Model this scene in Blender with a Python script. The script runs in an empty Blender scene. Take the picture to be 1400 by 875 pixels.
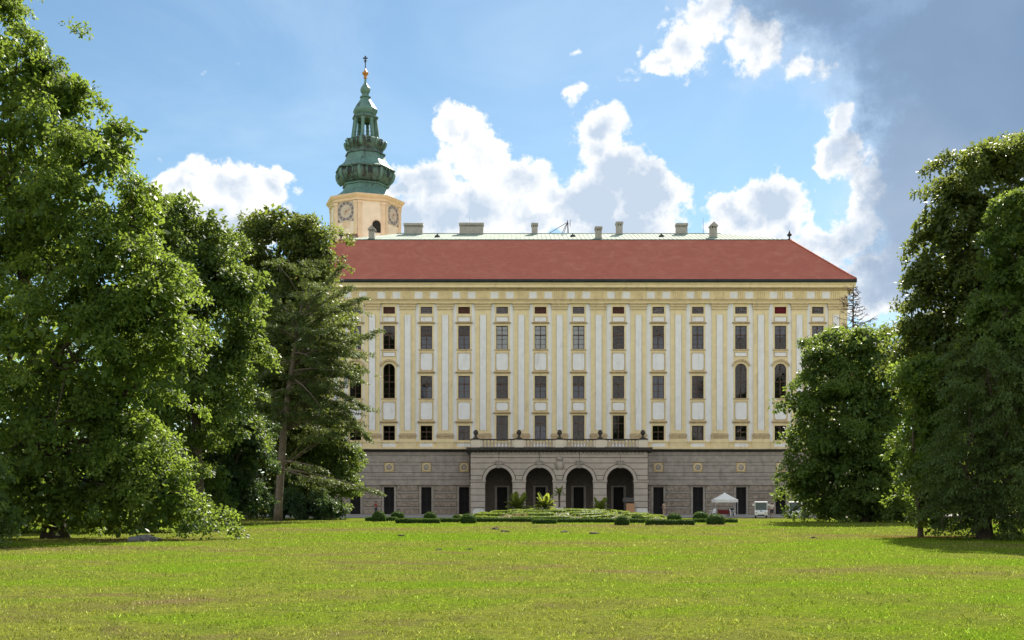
import bpy, bmesh, math, random
import numpy as np
from mathutils import Vector, Matrix
R = math.radians
rng = random.Random(7)
scene = bpy.context.scene
COL = scene.collection

# ------------------------------------------------------------------ camera
CAM_H, FPX, HOR = 1.8, 1500.0, 685.0
cam_d = bpy.data.cameras.new('camera')
cam_d.sensor_width = 36.0
cam_d.lens = 36.0 * FPX / 1400.0
cam_d.shift_y = (HOR - 437.5) / 1400.0
cam_d.clip_end = 8000
cam = bpy.data.objects.new('camera', cam_d)
cam.location = (0, 0, CAM_H)
cam.rotation_euler = (R(90), 0, 0)
COL.objects.link(cam)
scene.camera = cam

# ------------------------------------------------------------------ sun, exposure
SUN_EL, SUN_AZ = 42.0, 20.0           # azimuth measured from +Y towards +X
sdir = Vector((math.cos(R(SUN_EL)) * math.sin(R(SUN_AZ)), math.cos(R(SUN_EL)) * math.cos(R(SUN_AZ)), math.sin(R(SUN_EL))))
sun_d = bpy.data.lights.new('sun', 'SUN')
sun_d.energy = 5.0
sun_d.angle = R(0.55)
sun_d.color = (1.0, 0.94, 0.82)
sun = bpy.data.objects.new('sun', sun_d)
sun.rotation_euler = sdir.to_track_quat('Z', 'Y').to_euler()
COL.objects.link(sun)
vs = scene.view_settings
vs.view_transform = 'Standard'; vs.look = 'None'; vs.gamma = 1.0; vs.use_curve_mapping = False
vs.exposure = 1.30
scene.cycles.use_denoising = True
scene.cycles.max_bounces = 7
scene.cycles.diffuse_bounces = 4
scene.cycles.glossy_bounces = 2
scene.cycles.transmission_bounces = 4
scene.cycles.transparent_max_bounces = 6
scene.cycles.caustics_reflective = False
scene.cycles.caustics_refractive = False

# ------------------------------------------------------------------ node helpers
class NT:
    def __init__(s, tree): s.t = tree
    def n(s, typ, **kw):
        nd = s.t.nodes.new(typ)
        for k, v in kw.items(): setattr(nd, k, v)
        return nd
    def l(s, a, b): s.t.links.new(a, b)
    def put(s, sock, v):
        if hasattr(v, 'is_output'): s.t.links.new(v, sock)
        else: sock.default_value = v
    def math(s, op, a, b=0.0, c=None, clamp=False):
        nd = s.n('ShaderNodeMath', operation=op, use_clamp=clamp)
        s.put(nd.inputs[0], a); s.put(nd.inputs[1], b)
        if c is not None: s.put(nd.inputs[2], c)
        return nd.outputs[0]
    def vec(s, op, a, b=None, c=None, scale=None):
        nd = s.n('ShaderNodeVectorMath', operation=op)
        s.put(nd.inputs[0], a)
        if b is not None: s.put(nd.inputs[1], b)
        if c is not None: s.put(nd.inputs[2], c)
        if scale is not None: s.put(nd.inputs[3], scale)
        return nd.outputs['Value'] if op in ('LENGTH', 'DOT_PRODUCT') else nd.outputs[0]
    def noise(s, vec, scale, detail=4, rough=0.5, dist=0.0):
        nd = s.n('ShaderNodeTexNoise')
        if vec is not None: s.l(vec, nd.inputs['Vector'])
        nd.inputs['Scale'].default_value = scale; nd.inputs['Detail'].default_value = detail
        nd.inputs['Roughness'].default_value = rough; nd.inputs['Distortion'].default_value = dist
        return nd
    def ramp(s, fac, stops):
        nd = s.n('ShaderNodeValToRGB')
        e = nd.color_ramp.elements
        while len(e) < len(stops): e.new(0.5)
        for i, (p, c) in enumerate(stops):
            e[i].position = p; e[i].color = (*c, 1) if len(c) == 3 else c
        s.l(fac, nd.inputs[0])
        return nd.outputs[0]
    def mix(s, fac, a, b, blend='MIX'):
        nd = s.n('ShaderNodeMix', data_type='RGBA', blend_type=blend)
        s.put(nd.inputs[0], fac)
        for i, v in ((6, a), (7, b)):
            if isinstance(v, tuple): v = (*v, 1) if len(v) == 3 else v
            s.put(nd.inputs[i], v)
        return nd.outputs[2]
    def sstep(s, v, lo, hi):
        nd = s.n('ShaderNodeMapRange', interpolation_type='SMOOTHSTEP')
        s.put(nd.inputs[0], v); nd.inputs[1].default_value = lo; nd.inputs[2].default_value = hi
        return nd.outputs[0]

# ------------------------------------------------------------------ world: Nishita sky and cumulus clouds
def pxdir(px, py):
    u = (px - 700) / FPX; v = (HOR - py) / FPX
    return math.atan2(u, 1.0), math.atan2(v, math.sqrt(1 + u * u))

#        px   py   rx  ry     (where each cloud stands in the sky, given as a bearing)
CUMULUS = [
    (245, 262, 62, 44), (320, 258, 72, 46), (372, 256, 40, 40), (300, 300, 120, 50),
    (622, 172, 42, 40), (662, 215, 54, 48), (702, 250, 62, 50), (592, 250, 52, 42), (640, 190, 40, 36), (824, 200, 44, 36), (610, 215, 34, 34), (640, 290, 110, 60), (556, 258, 36, 34),
    (560, 300, 60, 40), (818, 172, 50, 40), (838, 232, 62, 50), (888, 268, 66, 60), (800, 280, 80, 56), (750, 262, 50, 34), (720, 300, 80, 40),
    (860, 320, 110, 50), (1010, 296, 56, 40), (1052, 278, 64, 50), (1086, 306, 34, 34), (1040, 330, 90, 40),
    (905, 88, 62, 32), (935, 62, 50, 40), (870, 112, 36, 12), (965, 18, 70, 30), (1030, 62, 66, 40), (1090, 95, 50, 26),
    (782, 117, 27, 13), (749, 60, 14, 10), (795, 76, 14, 9), (828, 88, 14, 9), (1096, 160, 24, 8),
    (1140, 165, 32, 38), (1150, 212, 42, 44), (1185, 262, 36, 60), (1172, 310, 40, 40), (1140, 330, 70, 36), (1095, 335, 50, 26), (1210, 380, 60, 60), (1180, 425, 50, 22), (1250, 428, 70, 18),
    (325, 94, 18, 9), (285, 98, 16, 9), (412, 262, 12, 9), (424, 272, 8, 6),
]
STORM = [(1120, -20, 190, 105), (1170, 50, 140, 62), (1300, 60, 200, 120), (1275, 190, 125, 130), (1390, 300, 225, 200), (1500, 60, 300, 200), (1350, -120, 380, 120), (1245, 345, 85, 70)]

def blob_group(name, blobs, k):
    g = bpy.data.node_groups.new(name, 'ShaderNodeTree')
    g.interface.new_socket('Q', in_out='INPUT', socket_type='NodeSocketVector')
    g.interface.new_socket('D', in_out='OUTPUT', socket_type='NodeSocketFloat')
    t = NT(g)
    gi = t.n('NodeGroupInput'); go = t.n('NodeGroupOutput')
    D = None
    for (px, py, rx, ry) in blobs:
        a, e = pxdir(px, py)
        ra, re = rx / FPX, ry / FPX
        d = t.vec('LENGTH', t.vec('MULTIPLY_ADD', gi.outputs[0], (1 / ra, 1 / re, 0), (-a / ra, -e / re, 0)))
        d = t.math('MULTIPLY_ADD', d, -min(ra, re), min(ra, re))
        D = d if D is None else t.math('SMOOTH_MAX', D, d, k)
    t.l(D, go.inputs[0])
    return g

def build_world():
    w = bpy.data.worlds.new('World'); scene.world = w; w.use_nodes = True
    nt = w.node_tree; nt.nodes.clear(); t = NT(nt)
    out = t.n('ShaderNodeOutputWorld')
    sky = t.n('ShaderNodeTexSky', sky_type='NISHITA', sun_disc=False)
    sky.sun_elevation = R(SUN_EL); sky.sun_rotation = R(SUN_AZ); sky.altitude = 200
    sky.air_density = 1.0; sky.dust_density = 0.15; sky.ozone_density = 1.2
    tc = t.n('ShaderNodeTexCoord')
    P = t.vec('NORMALIZE', tc.outputs['Generated'])
    g = blob_group('cumulus_field', CUMULUS, 0.005)
    gs = blob_group('storm_field', STORM, 0.02)
    sp = t.n('ShaderNodeSeparateXYZ'); t.l(P, sp.inputs[0])
    az = t.math('ARCTAN2', sp.outputs[0], sp.outputs[1]); el = t.math('ARCSINE', sp.outputs[2])
    wa = t.noise(P, 24, 6, 0.66).outputs['Fac']; wb = t.noise(t.vec('ADD', P, (5, 3, 1)), 24, 6, 0.66).outputs['Fac']
    def warped(k):
        cb = t.n('ShaderNodeCombineXYZ')
        t.l(t.math('MULTIPLY_ADD', t.math('SUBTRACT', wa, 0.5), k, az), cb.inputs[0]); t.l(t.math('MULTIPLY_ADD', t.math('SUBTRACT', wb, 0.5), k, el), cb.inputs[1])
        return cb.outputs[0]
    def field(q, grp):
        nd = t.n('ShaderNodeGroup', node_tree=grp); t.l(q, nd.inputs[0]); return nd.outputs[0]
    def billow(p, sc, det):
        nn = t.noise(p, sc, det, 0.52).outputs['Fac']
        return t.math('ABSOLUTE', t.math('MULTIPLY_ADD', nn, 2.0, -1.0))
    # clouds out of view: extra cover added to fill the shaded facade
    gen = t.noise(t.vec('MULTIPLY', P, (1, 1, 1.9)), 2.6, 5, 0.55).outputs['Fac']
    gen = t.math('MULTIPLY_ADD', gen, 0.5, -0.220)
    front = t.math('MULTIPLY', t.sstep(sp.outputs[1], 0.62, 0.86), t.sstep(sp.outputs[2], 0.62, 0.45))
    gen = t.math('SUBTRACT', gen, t.math('MULTIPLY', front, 0.5))
    low = t.math('MAXIMUM', field(warped(0.050), g), gen)
    bil1 = billow(P, 30, 5)
    bil2 = billow(t.vec('ADD', P, (0.008, -0.002, 0.013)), 30, 4)
    d1 = t.math('ADD', low, t.math('MULTIPLY_ADD', bil1, 0.028, -0.008))
    mask = t.sstep(d1, 0.0, 0.008)
    rim = t.sstep(d1, 0.020, 0.000)
    core = t.sstep(d1, 0.004, 0.040)
    relief = t.math('MULTIPLY', t.math('SUBTRACT', bil1, bil2), 1.5)
    soft = t.noise(P, 8, 3, 0.5).outputs['Fac']
    br = t.math('ADD', t.math('MULTIPLY', rim, 0.8), relief)
    br = t.math('ADD', br, t.math('MULTIPLY_ADD', soft, 3.0, -1.38))
    # clouds facing the sun (behind the viewer) are front-lit, and brightened to fill the shaded facade
    away = t.sstep(t.vec('DOT_PRODUCT', P, tuple(sdir)), 0.35, -0.35)
    br = t.math('ADD', br, away)
    br = t.math('ADD', br, t.math('MULTIPLY_ADD', core, -0.75, 0.25), clamp=True)
    ccol = t.mix(br, (0.245, 0.29, 0.35), (0.475, 0.472, 0.462))
    ccol = t.mix(away, ccol, (0.66, 0.645, 0.61))
    # the blue-grey storm cloud
    ds = field(warped(0.11), gs)
    smask = t.sstep(ds, -0.012, 0.055)
    snoise = t.noise(P, 4.5, 6, 0.52, 0.3).outputs['Fac']
    scol = t.ramp(snoise, [(0.30, (0.086, 0.134, 0.212)), (0.52, (0.106, 0.155, 0.230)), (0.72, (0.160, 0.206, 0.275))])
    scol = t.mix(t.sstep(ds, 0.040, -0.01), scol, (0.38, 0.41, 0.45))
    scol = t.mix(t.math('MULTIPLY', t.sstep(el, 0.27, 0.14), 0.55), scol, (0.20, 0.238, 0.295))
    # thin high veil
    veil = t.noise(t.vec('MULTIPLY', P, (1, 1, 2.6)), 3.2, 6, 0.6, 0.6).outputs['Fac']
    vmask = t.math('MULTIPLY', t.sstep(veil, 0.38, 0.75), 0.25)
    b_sky = t.n('ShaderNodeBackground'); b_sky.inputs[1].default_value = 0.053
    t.l(t.mix(1.0, sky.outputs[0], (0.90, 1.03, 1.0), 'MULTIPLY'), b_sky.inputs[0])
    b_veil = t.n('ShaderNodeBackground'); b_veil.inputs[0].default_value = (0.33, 0.40, 0.47, 1)
    b_cl = t.n('ShaderNodeBackground'); t.l(ccol, b_cl.inputs[0])
    b_st = t.n('ShaderNodeBackground'); t.l(scol, b_st.inputs[0])
    m0 = t.n('ShaderNodeMixShader'); t.l(vmask, m0.inputs[0]); t.l(b_sky.outputs[0], m0.inputs[1]); t.l(b_veil.outputs[0], m0.inputs[2])
    m1 = t.n('ShaderNodeMixShader'); t.l(mask, m1.inputs[0]); t.l(m0.outputs[0], m1.inputs[1]); t.l(b_cl.outputs[0], m1.inputs[2])
    m2 = t.n('ShaderNodeMixShader'); t.l(smask, m2.inputs[0]); t.l(m1.outputs[0], m2.inputs[1]); t.l(b_st.outputs[0], m2.inputs[2])
    t.l(m2.outputs[0], out.inputs[0])
    w.cycles.sampling_method = 'MANUAL'; w.cycles.sample_map_resolution = 1024
build_world()

# ------------------------------------------------------------------ materials
def new_mat(name):
    m = bpy.data.materials.new(name); m.use_nodes = True
    m.node_tree.nodes.clear(); t = NT(m.node_tree)
    out = t.n('ShaderNodeOutputMaterial'); b = t.n('ShaderNodeBsdfPrincipled')
    t.l(b.outputs[0], out.inputs[0])
    return m, t, b, out

def mat(name, col, rough=0.8, var=0.18, scale=2.0, bump=0.0, bscale=8.0, metal=0.0, stain=0.0, stain_col=(0.12, 0.11, 0.09), stretch=(1, 1, 1), spec=0.3, coord='Object'):
    m, t, b, out = new_mat(name)
    geo = t.n('ShaderNodeNewGeometry')
    p = t.vec('MULTIPLY', geo.outputs['Position'], stretch)
    n1 = t.noise(p, scale, 6, 0.6).outputs['Fac']
    lo = tuple(c * (1 - var) for c in col); hi = tuple(min(1, c * (1 + var)) for c in col)
    c = t.ramp(n1, [(0.3, lo), (0.7, hi)])
    if stain > 0:
        n2 = t.noise(t.vec('MULTIPLY', geo.outputs['Position'], (1.6, 1.6, 0.28)), 0.9, 7, 0.68).outputs['Fac']
        c = t.mix(t.math('MULTIPLY', t.sstep(n2, 0.52, 0.78), stain), c, stain_col)
    t.l(c, b.inputs['Base Color'])
    b.inputs['Roughness'].default_value = rough; b.inputs['Metallic'].default_value = metal
    b.inputs['Specular IOR Level'].default_value = spec
    if bump > 0:
        bn = t.noise(geo.outputs['Position'], bscale, 5, 0.6).outputs['Fac']
        bp = t.n('ShaderNodeBump'); bp.inputs['Strength'].default_value = bump; bp.inputs['Distance'].default_value = 0.05
        t.l(bn, bp.inputs['Height']); t.l(bp.outputs[0], b.inputs['Normal'])
    return m

M = {}
M['white'] = mat('white_plaster', (0.79, 0.785, 0.80), 0.9, 0.06, 1.2, 0.1, 6, stain=0.6, stain_col=(0.48, 0.455, 0.42))
M['yellow'] = mat('yellow_plaster', (0.77, 0.638, 0.385), 0.9, 0.08, 1.4, 0.1, 6, stain=0.65, stain_col=(0.46, 0.37, 0.235))
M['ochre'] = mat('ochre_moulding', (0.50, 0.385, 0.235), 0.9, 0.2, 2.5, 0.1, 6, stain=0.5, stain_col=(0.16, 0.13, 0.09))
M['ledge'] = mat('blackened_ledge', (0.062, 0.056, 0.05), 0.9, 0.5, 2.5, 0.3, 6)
M['stone'] = mat('grey_render', (0.37, 0.328, 0.29), 0.9, 0.2, 1.3, 0.3, 5, stain=0.6, stain_col=(0.17, 0.152, 0.135))
M['stone_rough'] = mat('rough_render', (0.325, 0.27, 0.222), 0.95, 0.4, 3.0, 0.8, 9, stain=0.6, stain_col=(0.19, 0.16, 0.132))
M['portico'] = mat('portico_render', (0.49, 0.425, 0.37), 0.9, 0.12, 1.2, 0.25, 5, stain=0.35, stain_col=(0.27, 0.24, 0.215))
M['gold'] = mat('ochre_medallion', (0.55, 0.42, 0.25), 0.7, 0.2, 3, 0.1)
M['joint_shade'] = mat('dark_joint_shade', (0.15, 0.128, 0.108), 0.95, 0.2, 2)  # joints, also painted shade inside the portico
M['brownwood'] = mat('brown_window_wood', (0.085, 0.045, 0.032), 0.6, 0.25, 3)
M['shutter_brown'] = mat('brown_louvre', (0.10, 0.042, 0.03), 0.7, 0.3, 3)
M['shutter_red'] = mat('red_louvre', (0.16, 0.012, 0.02), 0.7, 0.2, 3)
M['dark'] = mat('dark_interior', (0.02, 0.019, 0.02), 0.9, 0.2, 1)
M['doorwood'] = mat('dark_door_grille', (0.017, 0.015, 0.016), 0.6, 0.3, 4)
M['curtain'] = mat('white_curtain', (0.80, 0.80, 0.80), 0.95, 0.08, 3)
M['curtain_blue'] = mat('grey_blind', (0.15, 0.17, 0.235), 0.95, 0.12, 3)
M['chimney'] = mat('chimney_plaster', (0.34, 0.32, 0.29), 0.9, 0.15, 2, 0.2, 8, stain=0.5, stain_col=(0.13, 0.12, 0.11))
M['brick'] = mat('chimney_brick', (0.20, 0.10, 0.075), 0.9, 0.3, 5, 0.3, 9)
M['iron'] = mat('dark_iron', (0.03, 0.03, 0.035), 0.6, 0.3, 4)
M['gutter'] = mat('dark_gutter', (0.018, 0.024, 0.027), 0.6, 0.4, 1.0)
M['cream'] = mat('tower_cream', (0.76, 0.675, 0.56), 0.9, 0.08, 0.9, 0.1, 4, stain=0.3, stain_col=(0.4, 0.3, 0.2))
M['cream_trim'] = mat('tower_trim', (0.68, 0.545, 0.40), 0.9, 0.1, 1.2, 0.1, 4, stain=0.4, stain_col=(0.3, 0.2, 0.12))
M['dial'] = mat('clock_dial_paint', (0.50, 0.44, 0.38), 0.9, 0.15, 2)
M['dial_ring'] = mat('clock_ring_paint', (0.18, 0.17, 0.20), 0.8, 0.4, 3)
M['gilt'] = mat('gilded_copper', (0.45, 0.20, 0.06), 0.4, 0.25, 3, metal=0.5)
M['bark'] = mat('bark', (0.075, 0.06, 0.045), 0.95, 0.35, 4, 0.6, 6)
M['bark_pale'] = mat('pale_bark', (0.13, 0.105, 0.08), 0.95, 0.35, 4, 0.6, 6)
M['deadwood'] = mat('dead_wood', (0.11, 0.075, 0.055), 0.95, 0.35, 4)
M['gravel'] = mat('gravel', (0.27, 0.25, 0.225), 0.95, 0.25, 3, 0.3, 20)
M['soil'] = mat('soil', (0.05, 0.036, 0.024), 0.95, 0.4, 6, 0.5, 20)
M['whitepaint'] = mat('white_paint', (0.78, 0.78, 0.77), 0.4, 0.05, 3)
M['canvas'] = mat('white_canvas', (0.74, 0.73, 0.70), 0.9, 0.05, 2)
M['steel'] = mat('grey_steel', (0.45, 0.45, 0.46), 0.4, 0.1, 3, metal=0.6)
M['rubber'] = mat('black_rubber', (0.02, 0.02, 0.02), 0.8, 0.2, 5)
M['carglass'] = mat('tinted_glass', (0.10, 0.125, 0.16), 0.45, 0.1, 2, spec=0.6)
M['lamp'] = mat('lamp_lens', (0.6, 0.6, 0.58), 0.15, 0.05, 2)
M['terracotta'] = mat('terracotta_board', (0.50, 0.27, 0.15), 0.8, 0.1, 2)
M['panelgrey'] = mat('grey_panel', (0.10, 0.095, 0.09), 0.8, 0.1, 2)
M['redcloth'] = mat('red_cloth', (0.16, 0.025, 0.025), 0.9, 0.15, 4)
M['redshirt'] = mat('red_shirt', (0.45, 0.02, 0.03), 0.9, 0.15, 8)
M['navy'] = mat('navy_cloth', (0.03, 0.035, 0.07), 0.9, 0.15, 8)
M['paleshirt'] = mat('pale_shirt', (0.55, 0.50, 0.48), 0.9, 0.1, 8)
M['beige'] = mat('beige_cloth', (0.46, 0.33, 0.24), 0.9, 0.1, 8)
M['skin'] = mat('skin', (0.45, 0.27, 0.19), 0.6, 0.05, 8)
M['hair'] = mat('brown_hair', (0.05, 0.03, 0.02), 0.7, 0.2, 12)
M['greystone'] = mat('grey_boulder', (0.12, 0.12, 0.125), 0.9, 0.25, 5, 0.5, 8)
M['flower_pink'] = mat('peach_petals', (0.58, 0.36, 0.24), 0.8, 0.3, 12)
M['flower_white'] = mat('white_petals', (0.62, 0.60, 0.60), 0.8, 0.15, 12)

def roof_tile_mat():
    m, t, b, out = new_mat('red_roof_tiles')
    geo = t.n('ShaderNodeNewGeometry'); pos = geo.outputs['Position']
    sp = t.n('ShaderNodeSeparateXYZ'); t.l(pos, sp.inputs[0])
    cb = t.n('ShaderNodeCombineXYZ'); t.l(t.math('ADD', sp.outputs[0], sp.outputs[1]), cb.inputs[0]); t.l(sp.outputs[2], cb.inputs[1])
    br = t.n('ShaderNodeTexBrick')
    t.l(cb.outputs[0], br.inputs['Vector'])
    br.inputs['Scale'].default_value = 1.0; br.inputs['Brick Width'].default_value = 0.24; br.inputs['Row Height'].default_value = 0.17
    br.inputs['Mortar Size'].default_value = 0.018; br.inputs['Bias'].default_value = 0.0
    br.inputs['Color1'].default_value = (0.46, 0.135, 0.088, 1); br.inputs['Color2'].default_value = (0.40, 0.115, 0.078, 1); br.inputs['Mortar'].default_value = (0.24, 0.068, 0.05, 1)
    n1 = t.noise(t.vec('MULTIPLY', pos, (1, 1, 2.2)), 0.45, 7, 0.65, 1.2).outputs['Fac']
    c = t.mix(t.sstep(n1, 0.42, 0.72), br.outputs[0], (0.43, 0.145, 0.10))
    n2 = t.noise(t.vec('MULTIPLY', pos, (0.6, 0.6, 3.0)), 1.8, 4, 0.6, 0.6).outputs['Fac']
    c = t.mix(t.math('MULTIPLY', t.sstep(n2, 0.5, 0.75), 0.3), c, (0.34, 0.095, 0.066))
    t.l(c, b.inputs['Base Color']); b.inputs['Roughness'].default_value = 0.85
    bp = t.n('ShaderNodeBump'); bp.inputs['Strength'].default_value = 0.5; bp.inputs['Distance'].default_value = 0.03
    t.l(br.outputs['Fac'], bp.inputs['Height']); bp.invert = True
    t.l(bp.outputs[0], b.inputs['Normal'])
    return m
M['tiles'] = roof_tile_mat()

def copper_mat(name, light, dark, bias, metal=0.0):
    m, t, b, out = new_mat(name)
    geo = t.n('ShaderNodeNewGeometry'); pos = geo.outputs['Position']
    n1 = t.noise(t.vec('MULTIPLY', pos, (1.5, 1.5, 0.35)), 1.1, 7, 0.65, 0.3).outputs['Fac']
    n2 = t.noise(pos, 0.7, 4, 0.6).outputs['Fac']
    base = t.ramp(n2, [(0.3, light), (0.7, tuple(c * 0.68 for c in light))])
    c = t.mix(t.sstep(n1, bias, bias + 0.17), base, dark)
    t.l(c, b.inputs['Base Color']); b.inputs['Roughness'].default_value = 0.62; b.inputs['Metallic'].default_value = metal
    return m
M['copper'] = copper_mat('green_copper', (0.115, 0.228, 0.195), (0.032, 0.044, 0.040), 0.52)
M['copper_dark'] = copper_mat('weathered_copper', (0.085, 0.162, 0.142), (0.026, 0.032, 0.030), 0.44)
def _flat(m):
    b = [n for n in m.node_tree.nodes if n.type == 'BSDF_PRINCIPLED'][0]; b.inputs['Roughness'].default_value = 0.9; b.inputs['Specular IOR Level'].default_value = 0.08
    return m
M['copper_flat'] = _flat(copper_mat('pale_copper_sheet', (0.36, 0.41, 0.35), (0.28, 0.34, 0.29), 0.6))

def glass_mat():
    m = bpy.data.materials.new('window_glass'); m.use_nodes = True
    m.node_tree.nodes.clear(); t = NT(m.node_tree)
    out = t.n('ShaderNodeOutputMaterial')
    tr = t.n('ShaderNodeBsdfTransparent'); tr.inputs[0].default_value = (0.84, 0.87, 0.93, 1)
    gl = t.n('ShaderNodeBsdfGlossy'); gl.inputs['Roughness'].default_value = 0.04
    geo = t.n('ShaderNodeNewGeometry')
    bn = t.noise(geo.outputs['Position'], 2.2, 2).outputs['Fac']
    bp = t.n('ShaderNodeBump'); bp.inputs['Strength'].default_value = 0.05; bp.inputs['Distance'].default_value = 0.05
    t.l(bn, bp.inputs['Height']); t.l(bp.outputs[0], gl.inputs['Normal'])
    fr = t.n('ShaderNodeFresnel'); fr.inputs[0].default_value = 1.55
    mx = t.n('ShaderNodeMixShader'); t.l(fr.outputs[0], mx.inputs[0]); t.l(tr.outputs[0], mx.inputs[1]); t.l(gl.outputs[0], mx.inputs[2])
    t.l(mx.outputs[0], out.inputs[0])
    return m
M['glass'] = glass_mat()

def leaf_mat(name, c1, c2, tr, trans=0.42, rough=0.5, spec=0.22):
    m, t, b, out = new_mat(name)
    at = t.n('ShaderNodeAttribute'); at.attribute_name = 'tint'
    f = at.outputs['Fac']
    c = t.mix(f, c1, c2)
    t.l(c, b.inputs['Base Color']); b.inputs['Roughness'].default_value = rough; b.inputs['Specular IOR Level'].default_value = spec
    tl = t.n('ShaderNodeBsdfTranslucent')
    t.l(t.mix(f, tuple(x * 0.65 for x in tr), tr), tl.inputs[0])
    mx = t.n('ShaderNodeMixShader'); mx.inputs[0].default_value = trans
    t.l(b.outputs[0], mx.inputs[1]); t.l(tl.outputs[0], mx.inputs[2]); t.l(mx.outputs[0], out.inputs[0])
    return m
M['leaf_lime'] = leaf_mat('lime_leaves', (0.032, 0.076, 0.017), (0.112, 0.162, 0.032), (0.30, 0.41, 0.05), 0.46)
M['leaf_mid'] = leaf_mat('mid_green_leaves', (0.036, 0.076, 0.022), (0.098, 0.152, 0.036), (0.26, 0.35, 0.05), 0.45)
M['leaf_dark'] = leaf_mat('dark_green_leaves', (0.020, 0.047, 0.022), (0.055, 0.095, 0.038), (0.13, 0.20, 0.04), 0.40)
M['leaf_olive'] = leaf_mat('olive_leaves', (0.034, 0.058, 0.018), (0.108, 0.138, 0.038), (0.27, 0.33, 0.05), 0.45)
M['leaf_needle'] = leaf_mat('conifer_needles', (0.036, 0.068, 0.024), (0.085, 0.118, 0.038), (0.19, 0.24, 0.045), 0.42)
M['leaf_yew'] = leaf_mat('dark_needles', (0.036, 0.070, 0.022), (0.085, 0.125, 0.036), (0.18, 0.24, 0.04), 0.44)
M['leaf_box'] = leaf_mat('box_leaves', (0.024, 0.055, 0.014), (0.062, 0.11, 0.024), (0.12, 0.20, 0.03), 0.3, 0.7, 0.1)
M['leaf_palm'] = leaf_mat('palm_fronds', (0.06, 0.10, 0.028), (0.13, 0.17, 0.035), (0.42, 0.48, 0.06), 0.55)
M['leaf_cover'] = leaf_mat('carpet_plants', (0.058, 0.120, 0.02), (0.12, 0.178, 0.03), (0.30, 0.38, 0.04), 0.45)

def lawn_nodes(t):
    """colour of the turf at a place: lush strips, dry olive patches and a bare brown one"""
    geo = t.n('ShaderNodeNewGeometry'); pos = geo.outputs['Position']
    pa = t.vec('MULTIPLY', pos, (1.0, 1.0, 0.0))
    big = t.noise(t.vec('MULTIPLY', pa, (0.42, 1.0, 0)), 0.10, 5, 0.62, 0.5).outputs['Fac']
    mid = t.noise(t.vec('MULTIPLY', pa, (0.7, 1.0, 0)), 0.42, 6, 0.65, 0.5).outputs['Fac']
    fine = t.noise(pa, 3.2, 5, 0.7).outputs['Fac']
    f = t.math('ADD', t.math('MULTIPLY_ADD', big, 1.25, -0.125), t.math('MULTIPLY', mid, 0.7))
    f = t.math('ADD', f, t.math('MULTIPLY_ADD', fine, 0.16, 0.06))
    c = t.ramp(t.math('MULTIPLY_ADD', f, 1.0, -0.5), [(0.36, (0.145, 0.230, 0.024)), (0.44, (0.175, 0.234, 0.033)), (0.49, (0.150, 0.192, 0.040)), (0.54, (0.208, 0.236, 0.050)), (0.59, (0.165, 0.184, 0.050)), (0.68, (0.196, 0.166, 0.084))])
    # trodden bare patch by the yew
    d = t.vec('LENGTH', t.vec('MULTIPLY', t.vec('SUBTRACT', pa, (21.5, 55.0, 0)), (0.16, 0.55, 0)))
    d = t.math('ADD', d, t.math('MULTIPLY_ADD', mid, 1.6, -0.8))
    c = t.mix(t.math('MULTIPLY', t.sstep(d, 1.0, 0.35), 0.75), c, (0.20, 0.115, 0.062))
    return geo, fine, c
def lawn_mat():
    m, t, b, out = new_mat('lawn_turf')
    geo, fine, c = lawn_nodes(t)
    n = t.noise(geo.outputs['Position'], 9.0, 6, 0.75).outputs['Fac']
    c = t.mix(1.0, c, t.ramp(n, [(0.28, (0.28, 0.29, 0.22)), (0.5, (0.62, 0.60, 0.5)), (0.72, (1.0, 0.92, 0.8))]), 'MULTIPLY')  # mottled darkening stands in for blades shadowing each other
    t.l(c, b.inputs['Base Color']); b.inputs['Roughness'].default_value = 0.9; b.inputs['Specular IOR Level'].default_value = 0.0
    bp = t.n('ShaderNodeBump'); bp.inputs['Strength'].default_value = 0.9; bp.inputs['Distance'].default_value = 0.06
    t.l(n, bp.inputs['Height']); t.l(bp.outputs[0], b.inputs['Normal'])
    return m
def blade_mat():
    m, t, b, out = new_mat('grass_blades')
    geo, fine, c = lawn_nodes(t)
    at = t.n('ShaderNodeAttribute'); at.attribute_name = 'tint'
    c = t.mix(1.0, c, t.ramp(at.outputs['Fac'], [(0.0, (0.4, 0.46, 0.35)), (0.75, (1.12, 1.1, 0.9)), (0.93, (1.5, 1.4, 1.6)), (0.97, (1.7, 1.6, 2.6)), (1.0, (2.1, 2.05, 5.0))]), 'MULTIPLY')  # brightest tints paint sunlit specks, with some white clover
    t.l(c, b.inputs['Base Color']); b.inputs['Roughness'].default_value = 0.5; b.inputs['Specular IOR Level'].default_value = 0.05
    tl = t.n('ShaderNodeBsdfTranslucent'); t.l(t.mix(1.0, c, (1.45, 1.5, 0.8), 'MULTIPLY'), tl.inputs[0])
    mx = t.n('ShaderNodeMixShader'); mx.inputs[0].default_value = 0.42
    t.l(b.outputs[0], mx.inputs[1]); t.l(tl.outputs[0], mx.inputs[2]); t.l(mx.outputs[0], out.inputs[0])
    return m
M['lawn'] = lawn_mat(); M['blades'] = blade_mat()

# ------------------------------------------------------------------ mesh helpers
def PX(px, Y): return (px - 700.0) * Y / FPX
def PZ(py, Y): return CAM_H + (HOR - py) * Y / FPX
def GY(py): return CAM_H * FPX / (py - HOR)

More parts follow.
